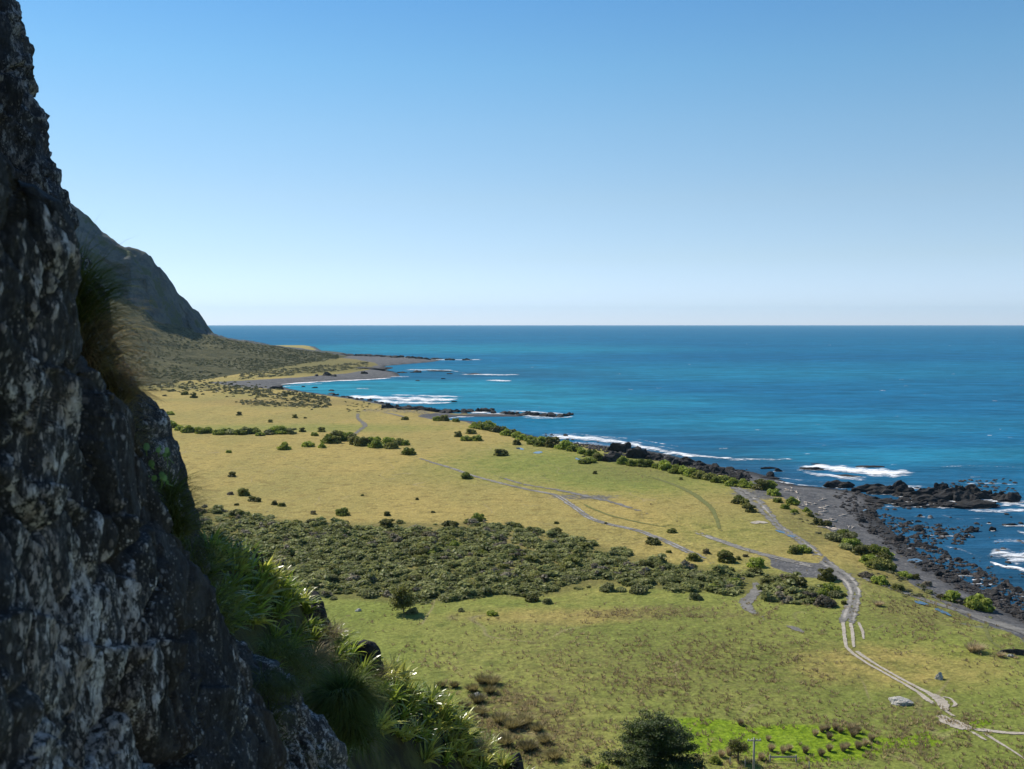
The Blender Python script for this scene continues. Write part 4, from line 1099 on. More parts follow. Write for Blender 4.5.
big_boulder('boulder', 256, 566, 19, 19, 613, M['rock_spur'], 'dark rock beside the blocky one on the upper spur crest', (1, .8, .9), d=13.9, jag=.3)
big_boulder('boulder', 282, 577, 16, 14, 614, M['rock_spur'], 'small dark rock above the sunlit leaves on the crest', (1, .8, .9), d=14.6, jag=.3)
big_boulder('boulder', 363, 659, 52, 20, 615, M['rock_spur'], 'sloping dark rock slab between two leafy clumps on the crest', (1, .6, .45), d=17.6, jag=.05, sub=5).rotation_euler = (0, .42, 0)
big_boulder('boulder', 514, 775, 30, 24, 616, M['rock_spur'], 'grey rock at the lowest visible point of the spur', (1, .8, .7), d=22, jag=.05)
big_boulder('boulder', 478, 697, 11, 5, 617, M['rock_grey'], 'pale square stone on the grass behind the spur plants', (1, .8, .5))

# driftwood on the upper beach
dm, dt_, db_ = new_mat('bleached_driftwood', .85, .2); db_.inputs['Base Color'].default_value = (0.42, 0.36, 0.30, 1)
for _ in range(26):
    t = rng.random(); px = np.interp(t, [0, .5, 1], [786, 812, 846]) + rng.normal() * 6; py = np.interp(t, [0, .5, 1], [492, 507, 532]) + rng.normal() * 3.5
    x, y, z = plain(px, py); ln = rng.uniform(1.5, 4.5); a = rng.uniform(0, 3.14)
    m_ = MB(); s = np.linspace(-.5, .5, 5)
    pts = np.stack([s * ln, .25 * ln * .3 * np.sin(s * 5 + a), .12 + .1 * np.sin(s * 3)], 1)
    r0 = rng.uniform(.16, .34); m_.tube(pts, r0 * np.array([1, .95, .85, .75, .5]), 6)
    m_.tube([pts[2], pts[2] + [.2, .5, .35]], [r0 * .5, r0 * .25], 5)
    o = link('driftwood_log', m_.data('driftwood_log', dm, True), loc=(x, y, z)); o.rotation_euler = (0, 0, a)
    tag(o, 'bleached driftwood log on the upper gravel beach', 'driftwood', 'driftwood on the gravel beach')

# ------------------------------------------------------------------ shrubs
def foliage(seed, n=750, wide=1.0, tall=0.75, lobes=8, leaf=0.085, wind=0.0, flat=False):
    """unit-wide shrub: uneven lobes carrying leaf-sized faces"""
    r = np.random.default_rng(seed); mb = MB()
    lob = []
    for i in range(lobes):
        a = r.uniform(0, 6.28); q = math.sqrt(r.random()) * 0.33
        rad = r.uniform(.13, .25) * (1.15 - q)
        hz = r.uniform(.12, max(.16, tall - rad * 1.0)) * (1 - q * 0.9) if not flat else tall * r.uniform(.55, .85)
        lob.append((q * math.cos(a) + wind * hz, q * math.sin(a), hz, rad))
    per = n // lobes
    for cx, cy, cz, rad in lob:
        v, f = ICO[1]
        mb.add(v * rad * [.78, .78, .7] + [cx, cy, cz], None, f)
        d = r.normal(size=(per, 3)); d[:, 2] = np.abs(d[:, 2]) * .9 + d[:, 2] * .35; d /= np.linalg.norm(d, axis=1)[:, None]
        rr = rad * r.uniform(.72, 1.16, per)
        c = d * rr[:, None] * [1, 1, .9] + [cx, cy, cz]; c[:, 2] = np.maximum(c[:, 2], .02)
        nrm = d + r.normal(size=(per, 3)) * .6; nrm /= np.linalg.norm(nrm, axis=1)[:, None]
        a = np.cross(nrm, r.normal(size=(per, 3))); a /= np.linalg.norm(a, axis=1)[:, None]
        b = np.cross(nrm, a); sz = leaf * r.uniform(.5, 1.2, per)[:, None]
        q = np.stack([c - a * sz, c - b * sz * .5, c + a * sz, c + b * sz * .5], 1).reshape(-1, 3)
        mb.add(q, np.arange(per * 4).reshape(-1, 4))
    # skirt so that it sits on the ground
    k = n // 5
    a = r.uniform(0, 6.28, k); rr = .36 * np.sqrt(r.random(k)) + .1; c = np.stack([rr * np.cos(a), rr * np.sin(a), r.uniform(.0, .2, k)], 1)
    nr = r.normal(size=(k, 3)); nr /= np.linalg.norm(nr, axis=1)[:, None]; aa = np.cross(nr, r.normal(size=(k, 3))); aa /= np.linalg.norm(aa, axis=1)[:, None]; bb = np.cross(nr, aa)
    q = np.stack([c - aa * leaf, c - bb * leaf * .6, c + aa * leaf, c + bb * leaf * .6], 1).reshape(-1, 3)
    mb.add(q, np.arange(k * 4).reshape(-1, 4))
    return mb
def stems(seed):
    r = np.random.default_rng(seed); mb = MB()
    for i in range(5):
        a = r.uniform(0, 6.28); t = np.array([[0, 0, -.04], [.06 * math.cos(a), .06 * math.sin(a), .12], [.2 * math.cos(a), .2 * math.sin(a), .36]])
        mb.tube(t, [.022, .017, .007], 5)
    return mb
SH = {}
for ci, col in enumerate(('dark_olive', 'grey_green', 'green', 'brown', 'twiggy')):
    for s in range(4):
        SH[col, s] = foliage(900 + ci * 10 + s, 900, tall=(.62, .75, .88, .5)[s], lobes=(9, 8, 8, 11)[s], wind=(0, .12, .05, .25)[s]).data(col + '_shrub', M[col])
STEM = stems(77).data('shrub_stem', M['bark'])
n_shrub = 0
def shrub(px, py, wpx, col, label, group=None, tall=1.0, shape=None, parts=None):
    global n_shrub
    x, y, z = plain(px, py)
    d = y * cp - (z - CAM_Z) * sp_
    wm = wpx / F * d * 1.08; tall = tall * .88
    s = random.randrange(4) if shape is None else shape
    me = SH[col, s]
    rz = random.uniform(0, 6.28) if s != 3 else random.uniform(-.4, .4)
    y += wm * .3
    n_shrub += 1
    if parts or (parts is None and wpx >= 13):
        o = empty('shrub', (x, y, z - .03), label, 'shrub', group, rz); o.scale = (wm, wm, wm * tall)
        link('foliage', me, o); link('stem', STEM, o)
    else:
        o = link('shrub', me, loc=(x, y, z - .03)); o.scale = (wm, wm, wm * tall); o.rotation_euler = (0, 0, rz); tag(o, label, 'shrub', group)
    return o

# single shrubs of the plain, described one by one
LONE = [
    (342, 516, 14, 'green', 'round green shrub alone above the middle of the shrub belt edge'),
    (387, 516, 7, 'dark_olive', 'small dark shrub just right of the round green shrub above the belt'),
    (478, 521, 15, 'green', 'bright green shrub crowning the upper edge of the shrub belt'),
    (556.5, 524, 5.5, 'dark_olive', 'tiny dark shrub between the belt and the curve of the double track'),
    (518, 529, 9, 'green', 'upright green shrub at the top edge of the belt beside dead wood'),
    (467, 479, 12, 'green', 'green shrub on golden grass just below the far double track'),
    (501, 456, 15, 'dark_olive', 'dark green shrub alone on the plain before the far puddles'),
    (408, 455, 15, 'green', 'low green shrub at the head of the double track'),
    (404.5, 420, 8, 'dark_olive', 'lone upright dark shrub on the plain inland of the rocky spit'),
    (517, 445, 9, 'dark_olive', 'small dark shrub just inland of the coastal hedge'),
    (437, 421, 9, 'green', 'left one of two green shrubs at the base of the rocky spit'),
    (444.5, 421, 10, 'dark_olive', 'dark shrub touching a green one at the base of the rocky spit'),
    (456, 422, 8, 'green', 'green shrub beside the small cove behind the rocky spit'),
    (471, 434, 11, 'dark_olive', 'tallest dark shrub of the small clump near the coastal hedge'),
    (458, 437, 9, 'dark_olive', 'narrow dark shrub at the left of the small clump near the hedge'),
    (466, 441, 12, 'green', 'low green shrub in front of the small clump near the hedge'),
    (477, 441, 12, 'green', 'low green shrub at the right of the small clump near the hedge'),
    (595, 474, 5, 'dark_olive', 'tiny dark shrub on the plain inland of the outcrop bushes'),
    (681, 480, 4.5, 'dark_olive', 'tiny dark shrub on grass inland of the shore bush row'),
    (606, 524, 4, 'dark_olive', 'tiny dark shrub just above the double track bend'),
    (672, 533, 10, 'dark_olive', 'dark shrub standing between the two inland tracks'),
    (654, 545, 15, 'dark_olive', 'dark shrub on golden grass just below the double track'),
    (669, 553, 6, 'dark_olive', 'small dark shrub under the end of the double track'),
    (695, 561, 16, 'dark_olive', 'dark shrub where the double track enters the belt'),
    (707, 554, 8, 'brown', 'low brown shrub right of the track end'),
    (724, 552, 5, 'green', 'small green shrub at the lower side of the pale straight track'),
    (728, 563, 18, 'dark_olive', 'large dark shrub in grass between the belt and straight track'),
    (757, 568, 18, 'green', 'rounded green shrub beside the gravel junction at the belt edge'),
    (746, 557, 6, 'brown', 'small brown shrub tight under the straight track'),
    (739, 560, 6, 'dark_olive', 'small shrub right of the large dark shrub by the straight track'),
    (795, 554, 13, 'dark_olive', 'dark left half of the shrub pair above the gravel junction'),
    (804, 553, 17, 'green', 'bigger right shrub of the pair above the gravel junction'),
    (983, 611, 29, 'green', 'largest green bush beside the gravel beach near the right'),
    (953, 602, 20, 'green', 'bright green bush between the beach and two puddles'),
    (965, 605, 13, 'twiggy', 'grey twiggy bush next to the bush by the puddles'),
    (942, 599, 9, 'brown', 'small brownish bush left of the bush by the puddles'),
    (899, 591, 14, 'dark_olive', 'round dark bush at the upper side of the coastal gravel track'),
    (882, 585, 17, 'green', 'pointed green bush on the grass strip over the gravel track'),
    (906, 578, 14, 'green', 'bright green left bush of a pair at the beach edge'),
    (916, 579, 10, 'dark_olive', 'darker right bush of a pair at the beach edge'),
    (867, 578, 15, 'twiggy', 'flat grey bush on the grass strip below the large green thicket'),
    (930, 594, 8, 'grey_green', 'small grey-green bush on the grass strip'),
    (928, 586, 10, 'twiggy', 'low grey scrub at the edge of the beach gravel'),
    (829, 581, 19, 'dark_olive', 'dark bush in the fork between junction and belt'),
    (832, 592, 18, 'green', 'bright green bush at the right end of the belt'),
    (836, 598, 15, 'grey_green', 'grey-green bush below the bright green one at the belt end'),
    (825, 597, 13, 'green', 'yellowish green low bush at the belt end'),
    (827, 607, 23, 'twiggy', 'wide grey bush lowest at the right end of the belt'),
    (845, 597, 6, 'dark_olive', 'upper small dark shrub beside the double gravel track'),
    (845, 605, 6.5, 'dark_olive', 'lower small dark shrub beside the double gravel track'),
    (607.5, 592, 16, 'grey_green', 'rounded grey-green bush with shadow below the belt middle'),
    (621, 592, 11, 'grey_green', 'small grey-green bush right of the rounded one below the belt'),
    (639, 594, 19, 'grey_green', 'wide olive bush along the lower belt edge right of the rounded one'),
    (696, 600, 14, 'grey_green', 'grey-green bush standing clear of the belt in green grass'),
    (547, 604, 11, 'grey_green', 'grey-green shrub at the lower belt edge next to a dark one'),
    (532, 602, 14, 'dark_olive', 'dark shrub with deep shadow at the lower belt edge'),
    (492, 616, 11, 'green', 'sprawling green shrub in the meadow under the belt'),
    (461, 612, 7, 'grey_green', 'small round shrub in the meadow under the belt'),
    (412, 614, 12, 'grey_green', 'low grey-green shrub in the shadow of the small dark tree'),
    (333, 600, 8, 'grey_green', 'small round grey shrub nearest the dark spur rock'),
    (369, 598, 18, 'grey_green', 'large round grey-green bush at the belt edge over the stone'),
    (243, 496, 12, 'dark_olive', 'round dark shrub on golden grass above the belt left end'),
    (230, 495, 7, 'twiggy', 'small grey shrub beside the round dark one on golden grass'),
    (231, 477, 8, 'dark_olive', 'flat dark shrub higher on the golden grass, left side'),
    (251, 501.5, 8, 'dark_olive', 'left shrub of two low shrubs nearest the round dark one'),
    (257, 502, 7, 'dark_olive', 'right shrub of two low shrubs nearest the round dark one'),
    (274, 505, 7, 'dark_olive', 'left small shrub of the next low pair on golden grass'),
    (281, 506.5, 8, 'dark_olive', 'right small shrub of the next low pair on golden grass'),
    (236, 505.5, 5, 'dark_olive', 'tiny dark shrub just over the belt near the cliff'),
    (313, 514.5, 6, 'brown', 'tiny brown shrub on the golden grass left of the round green one'),
    (228, 453, 6, 'green', 'small green shrub alone below the bush row on golden grass'),
    (283, 450, 14, 'green', 'green shrub with a raised tip alone below the bush row'),
    (307, 447, 13, 'green', 'flat green shrub on golden grass left of the bush clump'),
    (321.5, 448, 9, 'green', 'round green shrub between flat shrub and bush clump'),
    (302, 432, 7, 'dark_olive', 'small dark shrub at the right end of the bush row'),
    (314, 436, 8, 'green', 'small green shrub right of the bush row by the faint path'),
    (321, 432, 8, 'dark_olive', 'dark shrub behind the small green one by the faint path'),
    (238.5, 415.5, 6, 'dark_olive', 'small dark shrub on far golden grass above the bush row'),
    (270, 422.5, 5, 'dark_olive', 'tiny dark shrub above the middle of the bush row'),
    (294.5, 418, 6, 'dark_olive', 'small dark shrub in far golden grass, nearest the bay'),
    (305, 418.5, 3.5, 'dark_olive', 'speck of dark shrub right beside the one nearest the bay'),
    (169, 415, 9, 'green', 'small green shrub on golden grass close to the cliff edge'),
    (184, 395, 8, 'dark_olive', 'left dark shrub of two at the far edge of the golden plain'),
    (193, 398, 8, 'dark_olive', 'right dark shrub of two at the far edge of the golden plain'),
    (362, 496, 4, 'dark_olive', 'tiny dark speck of shrub in the middle of the golden plain'),
    (417, 500, 4, 'dark_olive', 'tiny dark shrub on bare golden grass left of the green shrub'),
    (433, 513, 4.5, 'dark_olive', 'tiny dark shrub over the belt left of the bright green one'),
]
for px, py, wp, col, lab in LONE:
    shrub(px, py, wp, col, lab, tall=1.0 if col != 'twiggy' else .8)

def hedge(pts, n, wr, cols, label, group, jit=(2, 1.2), tall=1.0):
    pts = np.array(pts, float); L = np.concatenate([[0], np.cumsum(np.hypot(*np.diff(pts, axis=0).T))])
    for s in np.linspace(0, L[-1], n):
        shrub(np.interp(s, L, pts[:, 0]) + random.uniform(-jit[0], jit[0]), np.interp(s, L, pts[:, 1]) + random.uniform(-jit[1], jit[1]), random.uniform(*wr), random.choice(cols), label, group, tall, parts=False)
hedge([(172, 428), (190, 433), (215, 435), (245, 435), (265, 435), (290, 435)], 17, (9, 15), ('green', 'green', 'grey_green'), 'green bush in the low row crossing the far golden plain', 'bushes of the far row')
hedge([(326, 443), (345, 442), (360, 445), (390, 447), (402, 447)], 14, (10, 17), ('green', 'green', 'dark_olive'), 'green bush in the dense clump on the far plain', 'bushes of the far clump', (3, 2))
hedge([(341, 436), (347, 438)], 3, (8, 11), ('green',), 'small green bush behind the dense clump on the far plain', 'bushes behind the far clump')
hedge([(474, 427), (490, 430), (505, 434), (520, 438), (535, 445), (550, 446)], 15, (11, 17), ('green', 'dark_olive', 'green'), 'green bush in the coastal hedge behind the cove', 'bushes of the coastal hedge', (2, 1.5))
hedge([(565, 449), (580, 452), (592, 458), (603, 461), (582, 464)], 8, (11, 18), ('green', 'dark_olive', 'green'), 'green bush at the landward foot of the dark outcrop', 'bushes at the outcrop')
hedge([(626, 464), (640, 467), (656, 467), (668, 471), (685, 475), (700, 478), (715, 482), (730, 485), (745, 488), (757, 489), (768, 490)], 18, (12, 18), ('green', 'green', 'dark_olive'), 'green bush in the row along the shore rocks', 'bushes of the shore row', (2, 1))
hedge([(736, 502), (745, 507), (749, 512)], 5, (9, 14), ('green', 'dark_olive'), 'green bush in the small clump beside the shore gravel', 'bushes by the shore gravel', (3, 2))
hedge([(773, 496), (783, 509), (790, 503), (797, 512), (811, 514), (813, 524), (825, 527)], 9, (8, 14), ('green', 'dark_olive', 'green'), 'green bush scattered among driftwood at the top of the beach', 'bushes at the top of the beach', (3, 1.5))
hedge([(836, 541), (848, 541), (858, 549), (846, 550)], 6, (14, 20), ('green', 'grey_green'), 'green bush in the thicket above the gravel junction', 'bushes of the junction thicket', (3, 2))
hedge([(862, 556), (875, 556), (890, 558), (880, 566), (870, 566), (886, 570)], 9, (16, 24), ('green', 'green', 'twiggy', 'dark_olive'), 'bush in the large thicket between beach and gravel junction', 'bushes of the beach thicket', (4, 2))

# the shrub belt: the largest as things, the rest as undergrowth
belt_pts = []
bel = np.array(BELT, float)
while len(belt_pts) < 2420:
    px, py = rng.uniform(195, 825), rng.uniform(508, 606)
    if inside(np.array([px]), np.array([py]), bel)[0]:
        if 742 < px < 766 and py > 576: continue
        if 0 < (py - 538 + (px - 600) * -.22) < 7 and 520 < px < 625 and rng.random() < .75: continue
        de = poly_dist(np.array([px]), np.array([py * 2]), bel * [1, 2], True)[0]
        nz = float(vnoise(px / 16, py / 5, 0, 91))
        if (de < 12 and nz < -.05) or (500 < px < 600 and nz < -.5): continue
        belt_pts.append((px, py))
BL = {'dark_olive': 'dark olive shrub within the wide shrub belt across the plain', 'grey_green': 'grey-green rounded shrub within the wide shrub belt across the plain',
      'green': 'fresh green shrub within the wide shrub belt across the plain', 'brown': 'brownish flat-topped shrub within the wide shrub belt across the plain',
      'twiggy': 'bare grey twiggy shrub within the wide shrub belt across the plain'}
def belt_col(px, py):
    r = rng.random(); n = float(vnoise(px / 40, py / 14, 0, 12))
    if py > 566 and px < 470: return 'grey_green' if r < .75 else 'dark_olive'
    if px < 430 and n > -.1: return 'brown' if r < .3 else 'dark_olive'
    return 'dark_olive' if r < .46 else 'grey_green' if r < .80 else 'twiggy' if r < .88 else 'green' if r < .95 else 'brown'
n_belt = 300 - n_shrub
chosen = []
for px, py in belt_pts:
    if all((px - a) ** 2 + ((py - b) * 2.2) ** 2 > 150 for a, b in chosen): chosen.append((px, py))
    if len(chosen) >= n_belt: break
for px, py in chosen:
    c = belt_col(px, py)
    shrub(px, py, rng.uniform(13, 23) * (.75 + .25 * (py - 510) / 80), c, BL[c], 'shrubs of the belt, ' + c.replace('_', ' '), rng.uniform(.55, .85), shape=3 if c == 'brown' else None, parts=False)
und = MB()
def add_foliage(mb, me_v, me_q, me_t, x, y, z, s, hz=1.0):
    a = rng.uniform(0, 6.28); ca, sa = math.cos(a), math.sin(a)
    v = np.stack([(me_v[:, 0] * ca - me_v[:, 1] * sa) * s + x, (me_v[:, 0] * sa + me_v[:, 1] * ca) * s + y, me_v[:, 2] * s * hz + z], 1)
    mb.add(v, me_q, me_t)
def flat_mb(mb): return np.concatenate(mb.v), (np.concatenate(mb.q) if mb.q else None), (np.concatenate(mb.t) if mb.t else None)
small = [flat_mb(foliage(1200 + i, 220, tall=.5 + .1 * i, lobes=4 + i, leaf=.10 + .01 * i, wind=.06 * i)) for i in range(4)]
tiny = [flat_mb(foliage(1250 + i, 48, tall=.6, lobes=3, leaf=.2)) for i in range(4)]
M['under_a'] = leaf_mat('undergrowth_foliage', (0.135, 0.15, 0.040), (0.29, 0.30, 0.11), coords='pos', nscale=.30, rand=0, trans=.42)
for px, py in belt_pts[:2250]:
    x, y, z = plain(px, py); v, q, t = small[rng.integers(4)]
    add_foliage(und, v, q, t, x, y, z - .05, 1.3 + 3.6 * rng.random() ** 1.5, rng.uniform(.36, .72))
dry = MB()
for px, py in belt_pts[2250:2370]:
    x, y, z = plain(px, py); v, q, t = small[rng.integers(4)]
    add_foliage(dry, v, q, t, x, y, z - .05, rng.uniform(1.5, 3.4), rng.uniform(.6, 1.15))
M['under_dry'] = leaf_mat('grey_twig_undergrowth', (0.19, 0.16, 0.105), (0.26, 0.225, 0.15), coords='pos', nscale=.2, rand=0)
o = link('undergrowth', dry.data('dry_undergrowth', M['under_dry']), kind='stuff'); o['label'] = 'grey dead-looking brush among the green of the shrub belt'
o = link('undergrowth', und.data('undergrowth', M['under_a']), kind='stuff'); o['label'] = 'dense low undergrowth filling the shrub belt'
# far scrub on the headland apron and behind the plain
sc_ = MB()
apron = hv.reshape(len(rows), len(hp), 3)
for _ in range(5200):
    i = int(rng.integers(0, 148)); j = int(np.interp(rng.random(), [0, .1, 1], [150, 290, 412]))
    p = apron[i, j]
    if vnoise(p[0] / 60, p[1] / 60, 0, 8) < rng.uniform(-.5, .2): continue
    if p[2] < 0.5 and rng.random() < .5: continue
    v, q, t = tiny[rng.integers(4)]; add_foliage(sc_, v, q, t, p[0], p[1], p[2] - .5, rng.uniform(2.2, 6), .7)
for _ in range(620):
    px = rng.uniform(150, 330); py = np.interp(px, [150, 200, 250, 330], [386, 386, 391, 400]) + rng.normal() * 3.4
    x, y, z = plain(px, py); v, q, t = tiny[rng.integers(4)]
    if z < -1: continue
    add_foliage(sc_, v, q, t, x, y, z - .2, rng.uniform(1.5, 4.5), .7)
for _ in range(650):
    px = rng.uniform(240, 368); py = np.interp(px, [240, 365], [376, 365]) + rng.uniform(-3.5, 3.8)
    x, y, z = plain(px, py); v, q, t = tiny[rng.integers(4)]
    if z < -1: continue
    add_foliage(sc_, v, q, t, x, y, z - .3, rng.uniform(2, 6), .5)
for _ in range(260):
    px = rng.uniform(240, 320); py = 404 + (px - 280) * .045 + rng.normal() * 1.6
    x, y, z = plain(px, py); v, q, t = tiny[rng.integers(4)]
    add_foliage(sc_, v, q, t, x, y, z - .2, rng.uniform(1.2, 3.5), .6)
for _ in range(420):                                           # thin scrub around beach top and hedges
    k_ = rng.integers(4)
    px, py = [(rng.uniform(790, 870), rng.uniform(505, 560)), (rng.uniform(860, 950), rng.uniform(560, 600)), (rng.uniform(345, 420), rng.uniform(400, 412)), (rng.uniform(570, 770), rng.uniform(455, 495))][k_]
    if k_ == 0 and not (0 < py - 505 - (px - 790) * .55 + 6 < 20): continue
    if k_ == 1 and not (-2 < py - 562 - (px - 860) * .42 < 16): continue
    if k_ == 3 and abs(py - np.interp(px, [570, 630, 700, 770], [453, 463, 477, 492])) > 3.5: continue
    x, y, z = plain(px, py); v, q, t = tiny[rng.integers(4)]
    add_foliage(sc_, v, q, t, x, y, z - .1, rng.uniform(.8, 2.2), .6)
M['under_far'] = leaf_mat('far_scrub_foliage', (0.10, 0.105, 0.042), (0.16, 0.155, 0.07), coords='pos', nscale=.03, rand=0)
o = link('scrub_vegetation', sc_.data('scrub_vegetation', M['under_far']), kind='stuff'); o['label'] = 'low dark scrub on the far slopes and plain edges'

# ------------------------------------------------------------------ tufts of rush in the meadow, pale tussocks
def blades(n, base_r, length, width, lean=(0.25, 0.9), droop=0.25, bias=(0, 0, 0), segs=4, r=None, tip=0.0, base=None):
    r = r or rng
    a = r.uniform(0, 6.283, n); q = np.sqrt(r.random(n)) * base_r
    p = np.stack([q * np.cos(a), q * np.sin(a), np.zeros(n)], 1)
    if base is not None: p = base + p * [1, 1, 1]
    a2 = a + r.normal(size=n) * .5
    le = r.uniform(*lean, n)
    d = np.stack([np.sin(le) * np.cos(a2), np.sin(le) * np.sin(a2), np.cos(le)], 1) + np.asarray(bias)
    d /= np.linalg.norm(d, axis=1)[:, None]
    L = r.uniform(*length, n) / segs
    side = np.cross(d, np.array([0, 0, 1.0])) + r.normal(size=(n, 3)) * .25; side /= np.linalg.norm(side, axis=1)[:, None] + 1e-9
    wdt = width * r.uniform(.6, 1.2, n)
    prof = np.array([0.6, 1.0, 0.95, 0.6, tip]) if segs == 4 else np.concatenate([[.6], np.linspace(1, tip, segs)])
    V = []
    for k in range(segs + 1):
        V.append(p - side * (wdt * prof[k] / 2)[:, None]); V.append(p + side * (wdt * prof[k] / 2)[:, None])
        p = p + d * L[:, None]
        d = d + np.array([0, 0, -1.0]) * droop * r.uniform(.6, 1.4, n)[:, None]; d /= np.linalg.norm(d, axis=1)[:, None]
    V = np.stack(V, 1)                               # n, 2(segs+1), 3
    m = 2 * (segs + 1)
    base_i = np.arange(n)[:, None] * m
    fs = [np.stack([base_i + 2 * k, base_i + 2 * k + 1, base_i + 2 * k + 3, base_i + 2 * k + 2], -1).reshape(-1, 4) for k in range(segs)]
    return V.reshape(-1, 3), np.concatenate(fs)

tuft_v, tuft_q = blades(14, .2, (.3, .55), .11, (.1, .7), .15, segs=2, r=np.random.default_rng(4))
rush = MB()
def tuft_density(px, py):
    X, Y = np.array([px]), np.array([py]); n = float(vnoise(px / 22, py / 9, 0, 33))
    d = max(0.22 * float(sstep(596, 640, py)), 1.4 * float(blob(X, Y, 665, 614, 85, 6, .5)[0]), 1.3 * float(blob(X, Y, 912, 617, 58, 22, .5)[0]), .55 * float(blob(X, Y, 700, 665, 170, 42, .6)[0]),
            .9 * float(blob(X, Y, 520, 725, 60, 42, .5)[0]), .35 * float(blob(X, Y, 600, 640, 150, 26, .7)[0]), .6 * float(blob(X, Y, 905, 725, 80, 34, .6)[0]), .6 * float(blob(X, Y, 775, 610, 50, 14, .6)[0]),
            .5 * float(blob(X, Y, 640, 475, 60, 8, .6)[0]), .012)
    if py > 660 and float(blob(X, Y, 810, 742, 66, 14, .3)[0]) > .5: d *= .1
    d *= 1 - .95 * float(blob(X, Y, 930, 684, 80, 26, .5)[0])
    d *= 1 - .9 * float(blob(X, Y, 862, 655, 28, 40, .5)[0])
    if py < 600 and inside(X, Y, bel)[0]: d = 0
    return .85 * d * (1 + 1.2 * n)
cnt = 0
for _ in range(30000):
    px = rng.uniform(330, 1060); py = 460 + 325 * rng.random() ** .65
    if rng.random() > tuft_density(px, py): continue
    x, y = on_plane(px, py, 0.0)
    if px < 520 and py > 590 + (px - 330) * .95: continue
    s = rng.uniform(.35, 1.0) * (1 if py > 590 else 1.2)
    a = rng.uniform(0, 6.28); ca, sa = math.cos(a), math.sin(a)
    v = tuft_v * s
    rush.add(np.stack([v[:, 0] * ca - v[:, 1] * sa + x, v[:, 0] * sa + v[:, 1] * ca + y, v[:, 2]], 1), tuft_q); cnt += 1
rv = np.concatenate(rush.v)
rv[:, 2] += ground_z(rv[:, 0], rv[:, 1])
o = link('grass_tufts', mesh_data('grass_tufts', rv, np.concatenate(rush.q), [M['rush']]), kind='stuff'); o['label'] = 'brown rush tufts dotted over the green meadow'

v, q = blades(420, .22, (.7, 1.15), .035, (.05, .55), .14, bias=(.12, 0, 0), segs=4, r=np.random.default_rng(6))
TUS = mesh_data('tussock', v, q, [M['tussock']])
for px, py, s in [(740, 725, .9), (768, 741, .8), (771, 751, 1), (783, 753, 1.0), (789, 751, .9), (805, 753, 1), (815, 736, .95), (822, 732, 1.05), (827, 731, 1), (829, 739, .9), (835, 730, 1.1), (840, 733, .9), (850, 731, 1.0),
                  (853, 737, 1.1), (857, 733, 1.05), (871, 741, 1.1), (821, 756, 1), (829, 751, .95), (843, 751, 1.1), (847, 748, .8), (858, 749, 1.1), (865, 746, 1.0), (729, 755, 1.1), (721, 757, 1), (761, 760, 1)]:
    x, y, z = plain(px, py)
    o = link('tussock', TUS, loc=(x, y, z)); o.scale = (s * .85, s * .85, s * .95); o.rotation_euler = (0, 0, random.uniform(-.6, .6))
    tag(o, 'pale brown tussock standing in or beside the bright green wet grass', 'tussock', 'pale tussocks round the wet grass')
TUSB = mesh_data('tussock', v, q, [leaf_mat('olive_tussock_blades', (0.15, 0.125, 0.045), (0.24, 0.20, 0.085), trans=.4)])
bt = [(478, 700, 1.4), (490, 690, 1.3), (455, 684, 1.0), (441, 684, 1), (480, 712, 1.2), (463, 706, 1.2), (500, 720, 1.5), (512, 726, 1.6), (525, 722, 1.5), (538, 728, 1.2), (470, 720, 1.2), (506, 742, 1.5), (528, 748, 1.5), (545, 740, 1.2), (492, 682, 1.6), (482, 680, 1.5), (473, 688, 1.3), (555, 756, 1.3)]
for px, py, s in bt:
    x, y, z = plain(px, py + 3)
    o = link('tussock', TUSB, loc=(x, y, z)); o.scale = (s * 1.5, s * 1.5, s * .8); o.rotation_euler = (0, 0, random.uniform(-3, 3))
    tag(o, 'broad brown tussock in the rough patch beyond the spur', 'tussock', 'brown tussocks beyond the spur')
for px, py, wp, lab in [(974, 652, 18, 'low brown bush in green grass left of the dark rock'), (1000, 657, 9, 'small brown bush below the dark rock'), (878, 606, 9, 'low brown bush nearest the bend of the coastal track')]:
    x, y, z = plain(px, py)
    o = link('tussock', TUS, loc=(x, y, z)); s = wp / F * y / .9; o.scale = (s * 1.0, s * .8, s * .5); tag(o, lab, 'tussock')

# ------------------------------------------------------------------ trees
def leaf_cards(r, centers, n_each, spread, size, flat=0.5):
    m = len(centers) * n_each
    c = np.repeat(np.asarray(centers), n_each, 0) + r.normal(size=(m, 3)) * np.asarray(spread)
    nr = r.normal(size=(m, 3)); nr[:, 2] = np.abs(nr[:, 2]) + flat; nr /= np.linalg.norm(nr, axis=1)[:, None]
    a = np.cross(nr, r.normal(size=(m, 3))); a /= np.linalg.norm(a, axis=1)[:, None]; b = np.cross(nr, a)
    s = size * r.uniform(.5, 1.3, m)[:, None]
    v = np.stack([c - a * s, c - b * s * .5, c + a * s, c + b * s * .5], 1).reshape(-1, 3)
    return v, np.arange(m * 4).reshape(-1, 4)
